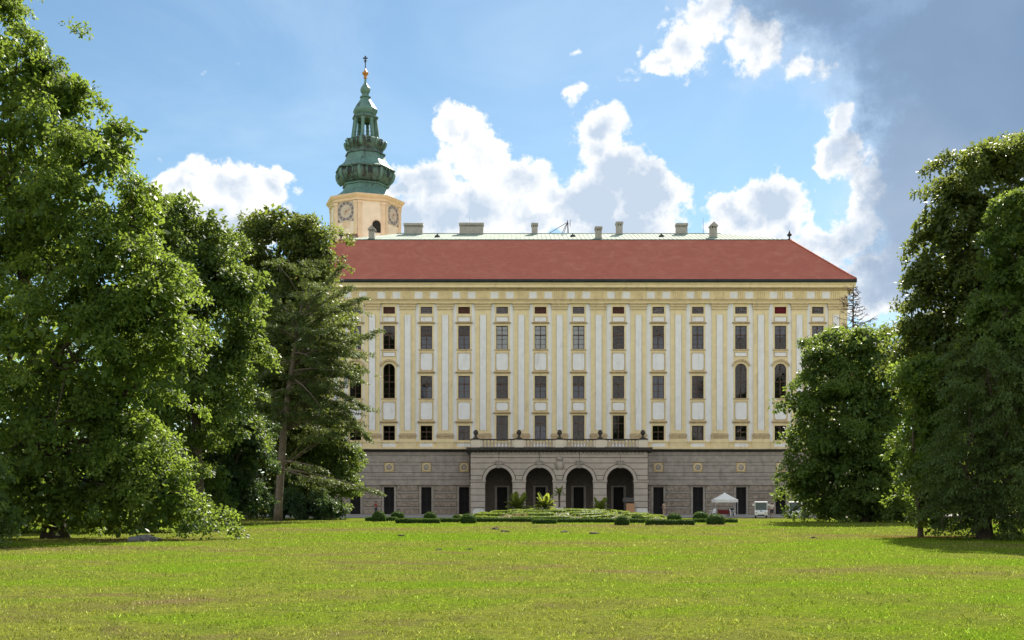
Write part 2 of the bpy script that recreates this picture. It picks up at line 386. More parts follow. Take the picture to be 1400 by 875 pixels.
class MB:
    """collects shapes (world coordinates); build() links them as one mesh object"""
    def __init__(s): s.v = []; s.f = []; s.mi = []; s.smooth = []
    def add(s, vs_, fs, mi=0, smooth=False):
        o = len(s.v); s.v += [tuple(v) for v in vs_]
        for f in fs: s.f.append(tuple(i + o for i in f)); s.mi.append(mi); s.smooth.append(smooth)
        return s
    def box(s, x0, x1, y0, y1, z0, z1, mi=0):
        if x0 > x1: x0, x1 = x1, x0
        if y0 > y1: y0, y1 = y1, y0
        if z0 > z1: z0, z1 = z1, z0
        vs_ = [(x, y, z) for x in (x0, x1) for y in (y0, y1) for z in (z0, z1)]
        return s.add(vs_, [(0, 1, 3, 2), (4, 6, 7, 5), (0, 4, 5, 1), (2, 3, 7, 6), (0, 2, 6, 4), (1, 5, 7, 3)], mi)
    def prism_y(s, pts, y0, y1, mi=0):          # polygon in x,z extruded along y
        n = len(pts)
        vs_ = [(x, y0, z) for x, z in pts] + [(x, y1, z) for x, z in pts]
        fs = [tuple(range(n)), tuple(range(2 * n - 1, n - 1, -1))] + [(i, i + n, (i + 1) % n + n, (i + 1) % n) for i in range(n)]
        return s.add(vs_, fs, mi)
    def prism_x(s, pts, x0, x1, mi=0):          # polygon in y,z extruded along x
        n = len(pts)
        vs_ = [(x0, y, z) for y, z in pts] + [(x1, y, z) for y, z in pts]
        fs = [tuple(range(n - 1, -1, -1)), tuple(range(n, 2 * n))] + [(i, (i + 1) % n, (i + 1) % n + n, i + n) for i in range(n)]
        return s.add(vs_, fs, mi)
    def tube(s, path, radii, n=7, mi=0, cap=True):
        pts = [Vector(p) for p in path]
        vs_ = []; prev = None
        for i, p in enumerate(pts):
            d = (pts[min(i + 1, len(pts) - 1)] - pts[max(i - 1, 0)])
            if d.length < 1e-6: d = Vector((0, 0, 1))
            d.normalize()
            a = prev if prev is not None else (Vector((1, 0, 0)) if abs(d.x) < 0.8 else Vector((0, 1, 0)))
            a = (a - d * a.dot(d))
            if a.length < 1e-5: a = d.orthogonal()
            a.normalize(); b = d.cross(a); prev = a
            r = radii[i] if not isinstance(radii, (int, float)) else radii
            for k in range(n):
                th = 2 * math.pi * k / n
                vs_.append(p + (a * math.cos(th) + b * math.sin(th)) * r)
        fs = []
        for i in range(len(pts) - 1):
            for k in range(n):
                k2 = (k + 1) % n
                fs.append((i * n + k, i * n + k2, (i + 1) * n + k2, (i + 1) * n + k))
        if cap:
            fs.append(tuple(range(n - 1, -1, -1))); fs.append(tuple((len(pts) - 1) * n + k for k in range(n)))
        return s.add(vs_, fs, mi, True)
    def lathe(s, prof, cx, cy, n=12, rot=0.0, mi=0, smooth=True, cap=True):   # prof: (radius, z)
        vs_ = []; fs = []
        for r, z in prof:
            for k in range(n):
                th = rot + 2 * math.pi * k / n
                vs_.append((cx + r * math.sin(th), cy - r * math.cos(th), z))
        for i in range(len(prof) - 1):
            for k in range(n):
                k2 = (k + 1) % n
                fs.append((i * n + k, i * n + k2, (i + 1) * n + k2, (i + 1) * n + k))
        if cap:
            fs.append(tuple(range(n - 1, -1, -1))); fs.append(tuple((len(prof) - 1) * n + k for k in range(n)))
        return s.add(vs_, fs, mi, smooth)
    def mesh(s, name, mats, origin=(0, 0, 0)):
        me = bpy.data.meshes.new(name)
        ox, oy, oz = origin
        me.from_pydata([(a - ox, b - oy, c - oz) for a, b, c in s.v], [], s.f)
        for m in (mats if isinstance(mats, (list, tuple)) else [mats]): me.materials.append(M[m] if isinstance(m, str) else m)
        me.polygons.foreach_set('material_index', s.mi); me.polygons.foreach_set('use_smooth', s.smooth)
        bm = bmesh.new(); bm.from_mesh(me); bmesh.ops.recalc_face_normals(bm, faces=bm.faces); bm.to_mesh(me); bm.free()
        me.update()
        return me
    def base(s):
        xs = [v[0] for v in s.v]; ys = [v[1] for v in s.v]; zs = [v[2] for v in s.v]
        return ((min(xs) + max(xs)) / 2, (min(ys) + max(ys)) / 2, min(zs))
    def build(s, name, mats, parent=None, origin=None):
        o0 = origin or s.base()
        return place(s.mesh(name, mats, o0), name, parent, o0)

WLOC = {}
def place(me, name, parent, wloc):
    o = bpy.data.objects.new(name, me); COL.objects.link(o)
    WLOC[o.name] = Vector(wloc)
    if parent is not None:
        o.parent = parent; o.location = Vector(wloc) - WLOC[parent.name]
    else: o.location = wloc
    return o
def tag(o, label=None, cat=None, group=None, kind=None):
    if label: o['label'] = label
    if cat: o['category'] = cat
    if group: o['group'] = group
    if kind: o['kind'] = kind
    return o
def thing(name, loc, label, cat, group=None):
    o = bpy.data.objects.new(name, None); o.empty_display_size = 0.3; COL.objects.link(o); o.location = loc
    WLOC[o.name] = Vector(loc)
    return tag(o, label, cat, group)

def holes_boxes(mb, x0, x1, z0, z1, y0, y1, holes, mi=0):
    """a slab with openings; hole = (x0,x1,z0,z1,arched). Arched holes end in a half circle on top of z1"""
    xs = sorted({x0, x1, *[v for h in holes for v in h[:2]]})
    ztop = lambda h: h[3] + ((h[1] - h[0]) / 2 + 0.0 if h[4] else 0)
    for a, b in zip(xs[:-1], xs[1:]):
        mid = (a + b) / 2
        if b - a < 1e-6 or mid < x0 or mid > x1: continue
        hs = sorted([h for h in holes if h[0] - 1e-6 < mid < h[1] + 1e-6], key=lambda h: h[2])
        z = z0
        for h in hs:
            if h[2] > z + 1e-6: mb.box(a, b, y0, y1, z, h[2], mi)
            z = ztop(h)
            if h[4]:
                r = (h[1] - h[0]) / 2; cx = (h[0] + h[1]) / 2
                for sgn in (-1, 1):
                    N = 8
                    for i in range(N):
                        t0 = math.pi / 2 * i / N; t1 = math.pi / 2 * (i + 1) / N
                        p0 = (cx + sgn * r * math.cos(t0), h[3] + r * math.sin(t0)); p1 = (cx + sgn * r * math.cos(t1), h[3] + r * math.sin(t1))
                        mb.prism_y([p0, (p0[0], z), (p1[0], z), p1] if i else [p0, (p0[0], z), (p1[0], z), p1], y0, y1, mi)
        if z < z1 - 1e-6: mb.box(a, b, y0, y1, z, z1, mi)

# ------------------------------------------------------------------ ground
def build_ground():
    mb = MB(); mb.add([(-4000, -300, 0), (4000, -300, 0), (4000, 6000, 0), (-4000, 6000, 0)], [(0, 1, 2, 3)])
    tag(mb.build('lawn', 'lawn', None, (0, 0, 0)), kind='structure')
    # gravel forecourt in front of the palace, gently curved edge
    mb = MB(); n = 40; vs_ = []
    for i in range(n + 1):
        x = -70 + 190 * i / n
        e = 118.5 + 1.2 * math.sin(x * 0.09) + 0.25 * math.sin(x * 0.9)
        if x > 52: e -= (x - 52) * 0.12
        vs_ += [(x, e, 0.004), (x, 151, 0.004)]
    mb.add(vs_, [(2 * i, 2 * i + 2, 2 * i + 3, 2 * i + 1) for i in range(n)])
    tag(mb.build('gravel_forecourt', 'gravel', None, (0, 120, 0)), kind='structure')
build_ground()

# ------------------------------------------------------------------ the palace
F = 150.0
def X(px): return PX(px, F)
def Z(py): return PZ(py, F)
COLS = [434, 486, 532, 583, 634.5, 686.5, 739, 791, 845.5, 900, 954, 1013, 1067, 1118]
ARCH = {0, 1, 2, 11, 12, 13}
BALC = {5, 6, 7, 8}
PIL = [409] + [(a + b) / 2 for a, b in zip(COLS[:-1], COLS[1:])] + [1142.5]
WX0, WX1 = X(385), X(1158)
palace = thing('palace', ((WX0 + WX1) / 2, F, 0), 'long yellow and white palace with red tiled hipped roof and grey arcaded base', 'palace')

def build_palace():
    P_ = palace
    # --- plastered wall with every opening cut
    holes = []
    def H(c, w, p0, p1, arched=False):   # px centre, half width, bottom py, top py
        return (X(c - w), X(c + w), Z(p0), Z(p1), arched)
    strip_holes = {}
    for i, c in enumerate(COLS):
        hs = [H(c, 8, 429, 419.5), H(c, 8, 477.5, 445.5)]
        hs.append(H(c, 8, 544.5, 505, True) if i in ARCH else H(c, 8, 545, 514))
        hs.append(H(c, 8, 602.5, 568) if i in BALC else H(c, 8, 602, 582))
        strip_holes[i] = hs; holes += hs
    mb = MB(); holes_boxes(mb, WX0, WX1, Z(617), Z(396), F, F + 0.6, holes)
    mb.build('wall', 'white', P_)
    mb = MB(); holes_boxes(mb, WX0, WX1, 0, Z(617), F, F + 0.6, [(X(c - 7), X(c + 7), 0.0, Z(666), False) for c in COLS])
    mb.build('base_wall', 'joint_shade', P_)
    # side and rear walls, inner partition
    mb = MB(); mb.box(WX0, WX0 + 0.6, F + 0.6, F + 28, 0, Z(396)); mb.box(WX1 - 0.6, WX1, F + 0.6, F + 28, 0, Z(396)); mb.box(WX0, WX1, F + 28, F + 28.6, 0, Z(396))
    mb.build('side_wall', 'yellow', P_)
    mb = MB(); mb.box(WX0 + 0.7, WX1 - 0.7, F + 4.0, F + 4.2, 0.1, Z(397)); mb.build('inner_wall', 'dark', P_)  # near-black wall paints the gloom of the rooms behind the panes
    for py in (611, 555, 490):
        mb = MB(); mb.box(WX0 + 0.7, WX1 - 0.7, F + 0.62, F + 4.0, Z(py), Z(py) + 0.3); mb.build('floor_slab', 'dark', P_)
    # --- yellow strip in every bay, panels, hoods and sills
    for i, c in enumerate(COLS):
        mb = MB(); holes_boxes(mb, X(c - 10.2), X(c + 10.2), Z(603), Z(415.2), F - 0.05, F - 0.001, strip_holes[i])
        mb.build('bay_strip', 'yellow', P_)
        def panel(p0, p1, w=8.0, notch=0.0):
            x0, x1, z0, z1 = X(c - w), X(c + w), Z(p0), Z(p1)
            k = notch
            pts = [(x0 + k, z0), (x1 - k, z0), (x1 - k, z0 + k), (x1, z0 + k), (x1, z1 - k), (x1 - k, z1 - k), (x1 - k, z1), (x0 + k, z1), (x0 + k, z1 - k), (x0, z1 - k), (x0, z0 + k), (x0 + k, z0 + k)] if k else [(x0, z0), (x1, z0), (x1, z1), (x0, z1)]
            m = MB(); m.prism_y(pts, F - 0.08, F - 0.052); pn = m.build('panel', 'white', P_)
            e = 0.075
            m = MB(); m.box(x0 - e, x0 - 0.01, F - 0.13, F - 0.052, z0 - e, z1 + e); m.box(x1 + 0.01, x1 + e, F - 0.13, F - 0.052, z0 - e, z1 + e); m.box(x0 - 0.01, x1 + 0.01, F - 0.128, F - 0.052, z0 - e, z0 - 0.005); m.box(x0 - 0.01, x1 + 0.01, F - 0.128, F - 0.052, z1 + 0.005, z1 + e)
            m.build('panel_moulding', 'ochre', pn)
        panel(439.5, 433.6)
        if i in ARCH: panel(487, 482)
        else: panel(506, 483, 8.0, 0.16)
        if i in BALC: panel(561, 550.5, 8.0, 0.16)
        else: panel(573.5, 550, 8.0, 0.16)
    # --- windows
    def curtain_kind(i, row):
        return {('u', 5): 'white', ('u', 6): 'white', ('u', 7): 'white', ('u', 1): 'grey', ('u', 11): 'swag', ('u', 12): 'swag', ('u', 13): 'swag',
                ('u', 3): 'low', ('u', 4): 'low', ('u', 9): 'low', ('m', 4): 'grey', ('u', 10): 'grey', ('m', 6): 'low', ('m', 7): 'low', ('u', 8): None, ('m', 3): 'low', ('m', 10): None, ('m', 9): 'grey', ('l', 6): 'low'}.get((row, i))
    def window(c, p0, p1, cols, rows, transom, row, i, arched=False, hood=True, sill=True):
        x0, x1, z0, z1 = X(c - 8), X(c + 8), Z(p0), Z(p1)
        r = (x1 - x0) / 2; cx = (x0 + x1) / 2
        yf, yb = F + 0.16, F + 0.26
        fw, mw = 0.075, 0.035
        m = MB()
        zt = z1 + (r if arched else 0)
        m.box(x0, x0 + fw, yf, yb, z0, z1); m.box(x1 - fw, x1, yf, yb, z0, z1); m.box(x0 + fw, x1 - fw, yf, yb, z0, z0 + fw)
        if arched:
            N = 14
            for k in range(N):
                a0 = math.pi * k / N; a1 = math.pi * (k + 1) / N
                m.prism_y([(cx + r * math.cos(a0), z1 + r * math.sin(a0)), (cx + r * math.cos(a1), z1 + r * math.sin(a1)), (cx + (r - fw) * math.cos(a1), z1 + (r - fw) * math.sin(a1)), (cx + (r - fw) * math.cos(a0), z1 + (r - fw) * math.sin(a0))], yf, yb)
        else: m.box(x0 + fw, x1 - fw, yf, yb, z1 - fw, z1)
        m.box(cx - 0.045, cx + 0.045, yf - 0.03, yb, z0 + fw, zt - fw)               # centre stile
        ztr = Z(transom) if transom else None
        if ztr: m.box(x0 + fw, cx - 0.045, yf - 0.031, yb, ztr - 0.06, ztr + 0.06); m.box(cx + 0.045, x1 - fw, yf - 0.031, yb, ztr - 0.06, ztr + 0.06)
        for zz in rows:
            for a, b in ((x0 + fw, cx - 0.045), (cx + 0.045, x1 - fw)): m.box(a, b, yf + 0.02, yb - 0.02, Z(zz) - mw / 2, Z(zz) + mw / 2)
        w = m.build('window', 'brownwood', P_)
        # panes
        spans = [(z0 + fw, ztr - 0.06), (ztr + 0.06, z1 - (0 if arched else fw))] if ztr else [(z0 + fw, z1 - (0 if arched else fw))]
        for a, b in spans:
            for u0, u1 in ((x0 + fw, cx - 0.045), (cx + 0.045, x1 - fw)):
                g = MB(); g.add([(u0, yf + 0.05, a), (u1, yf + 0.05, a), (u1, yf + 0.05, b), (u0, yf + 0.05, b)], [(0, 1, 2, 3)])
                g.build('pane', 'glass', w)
        if arched:
            for sg in (-1, 1):
                rr = r - fw
                pts = [(cx + sg * 0.045, z1)] + [(cx + sg * max(0.045, rr * math.cos(math.pi / 2 * k / 7)), z1 + rr * math.sin(math.pi / 2 * k / 7)) for k in range(8)]
                g = MB(); g.add([(x, yf + 0.05, z) for x, z in pts], [tuple(range(len(pts)))]); g.build('pane', 'glass', w)
        # curtain or blind behind
        ck = curtain_kind(i, row)
        if ck:
            m = MB(); yc = F + 0.32
            N = 10; lo, hi = z0 + 0.05, z1 - 0.05
            if ck == 'low': hi = z0 + (z1 - z0) * rng.uniform(0.5, 0.62)
            if ck == 'swag': lo = z0 + (z1 - z0) * 0.5
            xs = [x0 + 0.05 + (x1 - x0 - 0.1) * k / N for k in range(N + 1)]
            vs_ = []
            for k, x in enumerate(xs):
                sag = 0.5 * math.sin(math.pi * k / N) if ck == 'swag' else 0
                vs_ += [(x, yc + 0.04 * math.sin(k * 2.1), lo + (0.5 - sag if ck == 'swag' else 0)), (x, yc + 0.04 * math.sin(k * 2.1), hi)]
            m.add(vs_, [(2 * k, 2 * k + 2, 2 * k + 3, 2 * k + 1) for k in range(N)])
            m.build('curtain', 'curtain' if ck == 'white' else 'curtain_blue', w)
        if sill:
            m = MB(); m.box(X(c - 10.6), X(c + 10.6), F - 0.16, F + 0.15, z0 - 0.16, z0 - 0.004); m.build('sill', 'ochre', w)
        return w
    def hood(w, c, py0, py1):
        m = MB(); z0, z1 = Z(py1), Z(py0)
        m.prism_x([(F - 0.052, z0), (F - 0.16, z0 + 0.02), (F - 0.2, z0 + 0.1), (F - 0.30, z0 + 0.14), (F - 0.30, z1 - 0.03), (F - 0.052, z1)], X(c - 11.8), X(c + 11.8))
        m.build('hood', 'ochre', w)
    for i, c in enumerate(COLS):
        # attic
        if i in (2, 4, 6, 8): kind = 'shutter_brown'
        elif i == 12: kind = 'shutter_red'
        else: kind = None
        x0, x1, z0, z1 = X(c - 8), X(c + 8), Z(429), Z(419.5)
        m = MB(); fw = 0.07
        for a in ((x0, x0 + fw, z0, z1), (x1 - fw, x1, z0, z1), (x0 + fw, x1 - fw, z0, z0 + fw), (x0 + fw, x1 - fw, z1 - fw, z1)): m.box(a[0], a[1], F + 0.1, F + 0.2, a[2], a[3])
        for k in range(1, 6):
            xx = x0 + (x1 - x0) * k / 6; m.box(xx - 0.02, xx + 0.02, F + 0.11, F + 0.19, z0 + fw, z1 - fw)
        for k in range(1, 3):
            zz = z0 + (z1 - z0) * k / 3; m.box(x0 + fw, x1 - fw, F + 0.12, F + 0.18, zz - 0.018, zz + 0.018)
        w = m.build('attic_window', kind or 'brownwood', P_)
        m = MB(); m.box(x0 + fw, x1 - fw, F + 0.205, F + 0.225, z0 + fw, z1 - fw)
        m.build('louvre_panel' if kind else 'pane', kind or 'curtain_blue' if kind else 'glass', w)
        hd = window(c, 477.5, 445.5, 2, (451, 463.5, 470.5), 458, 'u', i)
        hood(hd, c, 440.3, 442.8)
        if i in ARCH:
            w = window(c, 544.5, 505, 2, (513, 531.5, 538), 522, 'm', i, arched=True)
            m = MB(); r0, r1 = 1.14, 1.38; N = 12; zc = Z(505)
            for k in range(N):
                a0 = R(22) + (math.pi - R(44)) * k / N; a1 = R(22) + (math.pi - R(44)) * (k + 1) / N
                m.prism_y([(X(c) + rr * math.cos(a), zc + rr * math.sin(a)) for rr, a in ((r0, a0), (r1, a0), (r1, a1), (r0, a1))], F - 0.26, F - 0.052)
            m.build('arched_hood', 'ochre', w)
        else:
            w = window(c, 545, 514, 2, (535,), 525, 'm', i)
            hood(w, c, 507.8, 510.6)
        if i in BALC:
            w = window(c, 602.5, 568, 2, (590,), 579, 'l', i, sill=False); hood(w, c, 563, 566)
        else:
            w = window(c, 602, 582, 2, (597,), 590.5, 'l', i, sill=False); hood(w, c, 575.3, 578.6)
    # --- pilasters
    for c in PIL + [1155.5]:
        wide = 10.3 if c != 1155.5 else 2.4
        m = MB(); m.box(X(c - wide), X(c + wide), F - 0.22, F - 0.002, Z(598), Z(424)); p = m.build('pilaster', 'yellow', P_)
        if wide > 5:
            m = MB(); m.box(X(c - 4.2), X(c + 4.2), F - 0.245, F - 0.223, Z(588), Z(431)); m.build('inlay', 'white', p)
            m = MB(); e = 0.06
            m.box(X(c - 4.2) - e, X(c - 4.2) - 0.003, F - 0.26, F - 0.222, Z(588) - e, Z(431) + e); m.box(X(c + 4.2) + 0.003, X(c + 4.2) + e, F - 0.26, F - 0.222, Z(588) - e, Z(431) + e)
            m.build('inlay_moulding', 'ochre', p)
        m = MB()
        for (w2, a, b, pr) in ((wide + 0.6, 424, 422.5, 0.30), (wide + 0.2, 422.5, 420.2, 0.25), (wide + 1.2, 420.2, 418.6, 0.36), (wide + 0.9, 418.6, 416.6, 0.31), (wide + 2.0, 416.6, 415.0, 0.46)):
            m.box(X(c - w2), X(c + w2), F - pr, F - 0.002, Z(a), Z(b), 1 if pr in (0.30, 0.36, 0.46) else 0)  # alternate mouldings darker: dirt and underside shade put into the colour
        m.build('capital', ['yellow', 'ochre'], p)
        m = MB(); m.box(X(c - wide - 1), X(c + wide + 1), F - 0.30, F - 0.002, Z(600), Z(596.5)); m.box(X(c - wide - 1.8), X(c + wide + 1.8), F - 0.36, F - 0.002, Z(596.5), Z(594.0)); m.box(X(c - wide - .6), X(c + wide + .6), F - 0.27, F - 0.002, Z(594), Z(592.6))
        m.build('base', 'ochre', p)
        m = MB(); m.box(X(c - wide - 1.6), X(c + wide + 1.6), F - 0.42, F - 0.002, Z(612.4), Z(600.2)); m.box(X(c - wide - 2.2), X(c + wide + 2.2), F - 0.47, F - 0.003, Z(605.2), Z(603.3))
        m.build('pedestal', 'yellow', p)
    # --- plinth belt under the windows, ledge
    m = MB(); m.box(WX0, WX1, F - 0.20, F - 0.001, Z(612.2), Z(605.2)); m.box(WX0, WX1, F - 0.30, F - 0.0015, Z(605.2), Z(603.2)); m.build('plinth_belt', 'yellow', P_)
    for c in COLS:
        m = MB(); m.box(X(c - 9), X(c + 9), F - 0.225, F - 0.201, Z(611), Z(606.5)); m.build('panel', 'white', P_)
    m = MB(); m.box(WX0 - 0.3, WX1 + 0.3, F - 0.52, F, Z(614.2), Z(612.3)); m.build('belt_moulding', 'yellow', P_)
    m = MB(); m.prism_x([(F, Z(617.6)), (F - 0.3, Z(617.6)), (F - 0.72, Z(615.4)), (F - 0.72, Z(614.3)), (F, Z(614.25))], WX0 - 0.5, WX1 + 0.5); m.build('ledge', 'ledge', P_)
    # --- entablature
    m = MB(); m.box(WX0, WX1, F - 0.34, F, Z(415.0), Z(413.0)); m.box(WX0, WX1, F - 0.42, F, Z(413.0), Z(411.0)); m.box(WX0, WX1, F - 0.56, F, Z(411), Z(409.8), 1); m.build('architrave', ['yellow', 'ochre'], P_)  # top fillet darker: dirt and shading put into the colour
    m = MB(); m.box(WX0, WX1, F - 0.30, F, Z(409.8), Z(397.9)); m.build('frieze', 'yellow', P_)
    for c in COLS:
        for d in (-10.4, 10.4):
            m = MB(); m.box(X(c + d - 5.2), X(c + d + 5.2), F - 0.335, F - 0.301, Z(408.6), Z(399.6)); m.build('frieze_panel', 'white', P_)
    for c, k in [(c, 3) for c in COLS] + [(c, 5) for c in PIL]:
        m = MB()
        for j in range(k):
            xx = c + (j - (k - 1) / 2) * 2.9
            m.box(X(xx - 0.85), X(xx + 0.85), F - 0.42, F - 0.301, Z(409.2), Z(399))
        m.build('triglyph', 'yellow', P_)
    m = MB()
    m.prism_x([(F, Z(397.9)), (F - 0.42, Z(397.9)), (F - 0.46, Z(396.4)), (F - 0.62, Z(395.6)), (F - 0.64, Z(394.65)), (F, Z(394.65))], WX0 - 0.6, WX1 + 0.6, 1)  # bed darker than the cornice: dirt and its shadow put into the colour
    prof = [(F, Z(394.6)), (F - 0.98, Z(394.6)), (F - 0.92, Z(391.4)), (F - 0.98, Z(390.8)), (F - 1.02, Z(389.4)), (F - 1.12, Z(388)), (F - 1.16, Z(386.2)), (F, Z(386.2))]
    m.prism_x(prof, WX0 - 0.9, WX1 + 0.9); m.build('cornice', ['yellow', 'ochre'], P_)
    m = MB(); m.box(WX1, WX1 + 0.9, F, F + 28, Z(397.9), Z(386.3)); m.box(WX0 - 0.9, WX0, F, F + 28, Z(397.9), Z(386.3)); m.build('side_cornice', 'yellow', P_)
    # --- rusticated base: courses, rough bands, door surrounds, medallions
    segs = [(WX0, X(642)), (X(886), WX1)]
    cl = [c for c in COLS if c < 642 or c > 886]
    for (a, b) in segs:
        for (p0, p1) in ((622.2, 617.7), (631.6, 622.7), (645.8, 632.1), (650.8, 646.3), (655.8, 651.3), (663.6, 656.3)):
            # each course is cut into two to four long stones
            cut = [a] + [X((c1 + c2) / 2) for c1, c2 in zip(cl[:-1], cl[1:]) if a + 0.5 < X((c1 + c2) / 2) < b - 0.5] + [b]
            med = [c for c in cl if a < X(c) < b] if (p0 > 640 and p1 < 640) else []
            if p0 == 645.8:
                for (q0, q1) in ((636.2, 632.1), (645.8, 636.6)):
                    edges = [a] + [v for c in med for v in (X(c - 7), X(c + 7))] + [b]
                    for e0, e1 in zip(edges[::2], edges[1::2]):
                        m = MB(); m.box(e0 + 0.01, e1 - 0.01, F - 0.12, F - 0.001, Z(q0), Z(q1)); m.build('stone_course', 'stone', P_)
                continue
            for e0, e1 in zip(cut[:-1], cut[1:]):
                m = MB(); m.box(e0 + 0.006, e1 - 0.006, F - 0.12 - 0.012 * rng.random(), F - 0.001, Z(p0), Z(p1)); m.build('stone_course', 'stone', P_)
        # lower zone between doors
        edges = [a] + [v for c in cl if a < X(c) < b for v in (X(c - 10.05), X(c + 10.05))] + [b]
        for e0, e1 in zip(edges[::2], edges[1::2]):
            zt = 664.1; k = 0
            while zt < 701.5:
                rough = k % 2 == 0
                zb = min(zt + (7.2 if rough else 3.4), 703)
                m = MB(); ins = 0.06 if rough else 0.02
                m.box(e0 + ins, e1 - ins, F - (0.22 if rough else 0.13), F - 0.001, Z(zb - 0.25), Z(zt + 0.25)); m.build('rough_band' if rough else 'stone_course', 'stone_rough' if rough else 'stone', P_)
                zt = zb; k += 1
    for c in COLS:
        por = c in [COLS[j] for j in BALC]
        m = MB(); d = F - 0.16
        m.box(X(c - 10), X(c - 7), d, F - 0.001, 0.0, Z(666)); m.box(X(c + 7), X(c + 10), d, F - 0.001, 0.0, Z(666)); m.box(X(c - 10), X(c + 10), d, F - 0.001, Z(666), Z(664.2))
        s = m.build('door_surround', 'stone', P_)
        if not por:
            m = MB(); m.prism_x([(F - 0.161, Z(664.4)), (F - 0.3, Z(664.2)), (F - 0.42, Z(663.4)), (F - 0.42, Z(662.6)), (F - 0.161, Z(661.8))], X(c - 12.5), X(c + 12.5)); m.build('door_hood', 'stone_rough', s)
        m = MB(); x0, x1, z1 = X(c - 7), X(c + 7), Z(666)
        m.box(x0, x0 + 0.08, F + 0.25, F + 0.33, 0.05, z1); m.box(x1 - 0.08, x1, F + 0.25, F + 0.33, 0.05, z1); m.box(X(c) - 0.06, X(c) + 0.06, F + 0.24, F + 0.33, 0.05, z1)
        for zz in (0.05, 0.9, 1.8, 2.7, z1 - 0.1): m.box(x0 + 0.08, x1 - 0.08, F + 0.26, F + 0.32, zz, zz + 0.08)
        for k in range(1, 8):
            if k != 4: xx = x0 + (x1 - x0) * k / 8; m.box(xx - 0.015, xx + 0.015, F + 0.27, F + 0.31, 0.1, z1 - 0.05)
        dr = m.build('door', 'doorwood', P_)
        g = MB(); g.box(x0 + 0.08, x1 - 0.08, F + 0.33, F + 0.35, 0.05, z1 - 0.02); g.build('backing', 'dark', dr)
        g = MB(); g.box(x0 + 0.1, x1 - 0.1, F + 0.22, F + 0.24, 0.06, 0.88); g.build('kick_board', 'dark', dr)
        if not por:
            m = MB(); m.box(X(c - 6.6), X(c + 6.6), F - 0.05, F - 0.001, Z(645.4), Z(632.5)); md = m.build('medallion', 'gold', P_)
            m = MB(); N = 20; zc = Z(639); r0, r1 = 0.42, 0.55
            for k in range(N):
                a0, a1 = 2 * math.pi * k / N, 2 * math.pi * (k + 1) / N
                m.prism_y([(X(c) + rr * math.cos(a), zc + rr * math.sin(a)) for rr, a in ((r0, a0), (r1, a0), (r1, a1), (r0, a1))], F - 0.14, F - 0.051)
            m.build('ring', 'yellow', md)
            m = MB(); m.lathe([(0.40, 0), (0.36, 0.03), (0.2, 0.06), (0.02, 0.07)], 0, 0, 16)
            m.v = [(X(c) + x, F - 0.051 - z, zc + y) for x, y, z in m.v]; m.build('boss', 'stone', md)
build_palace()

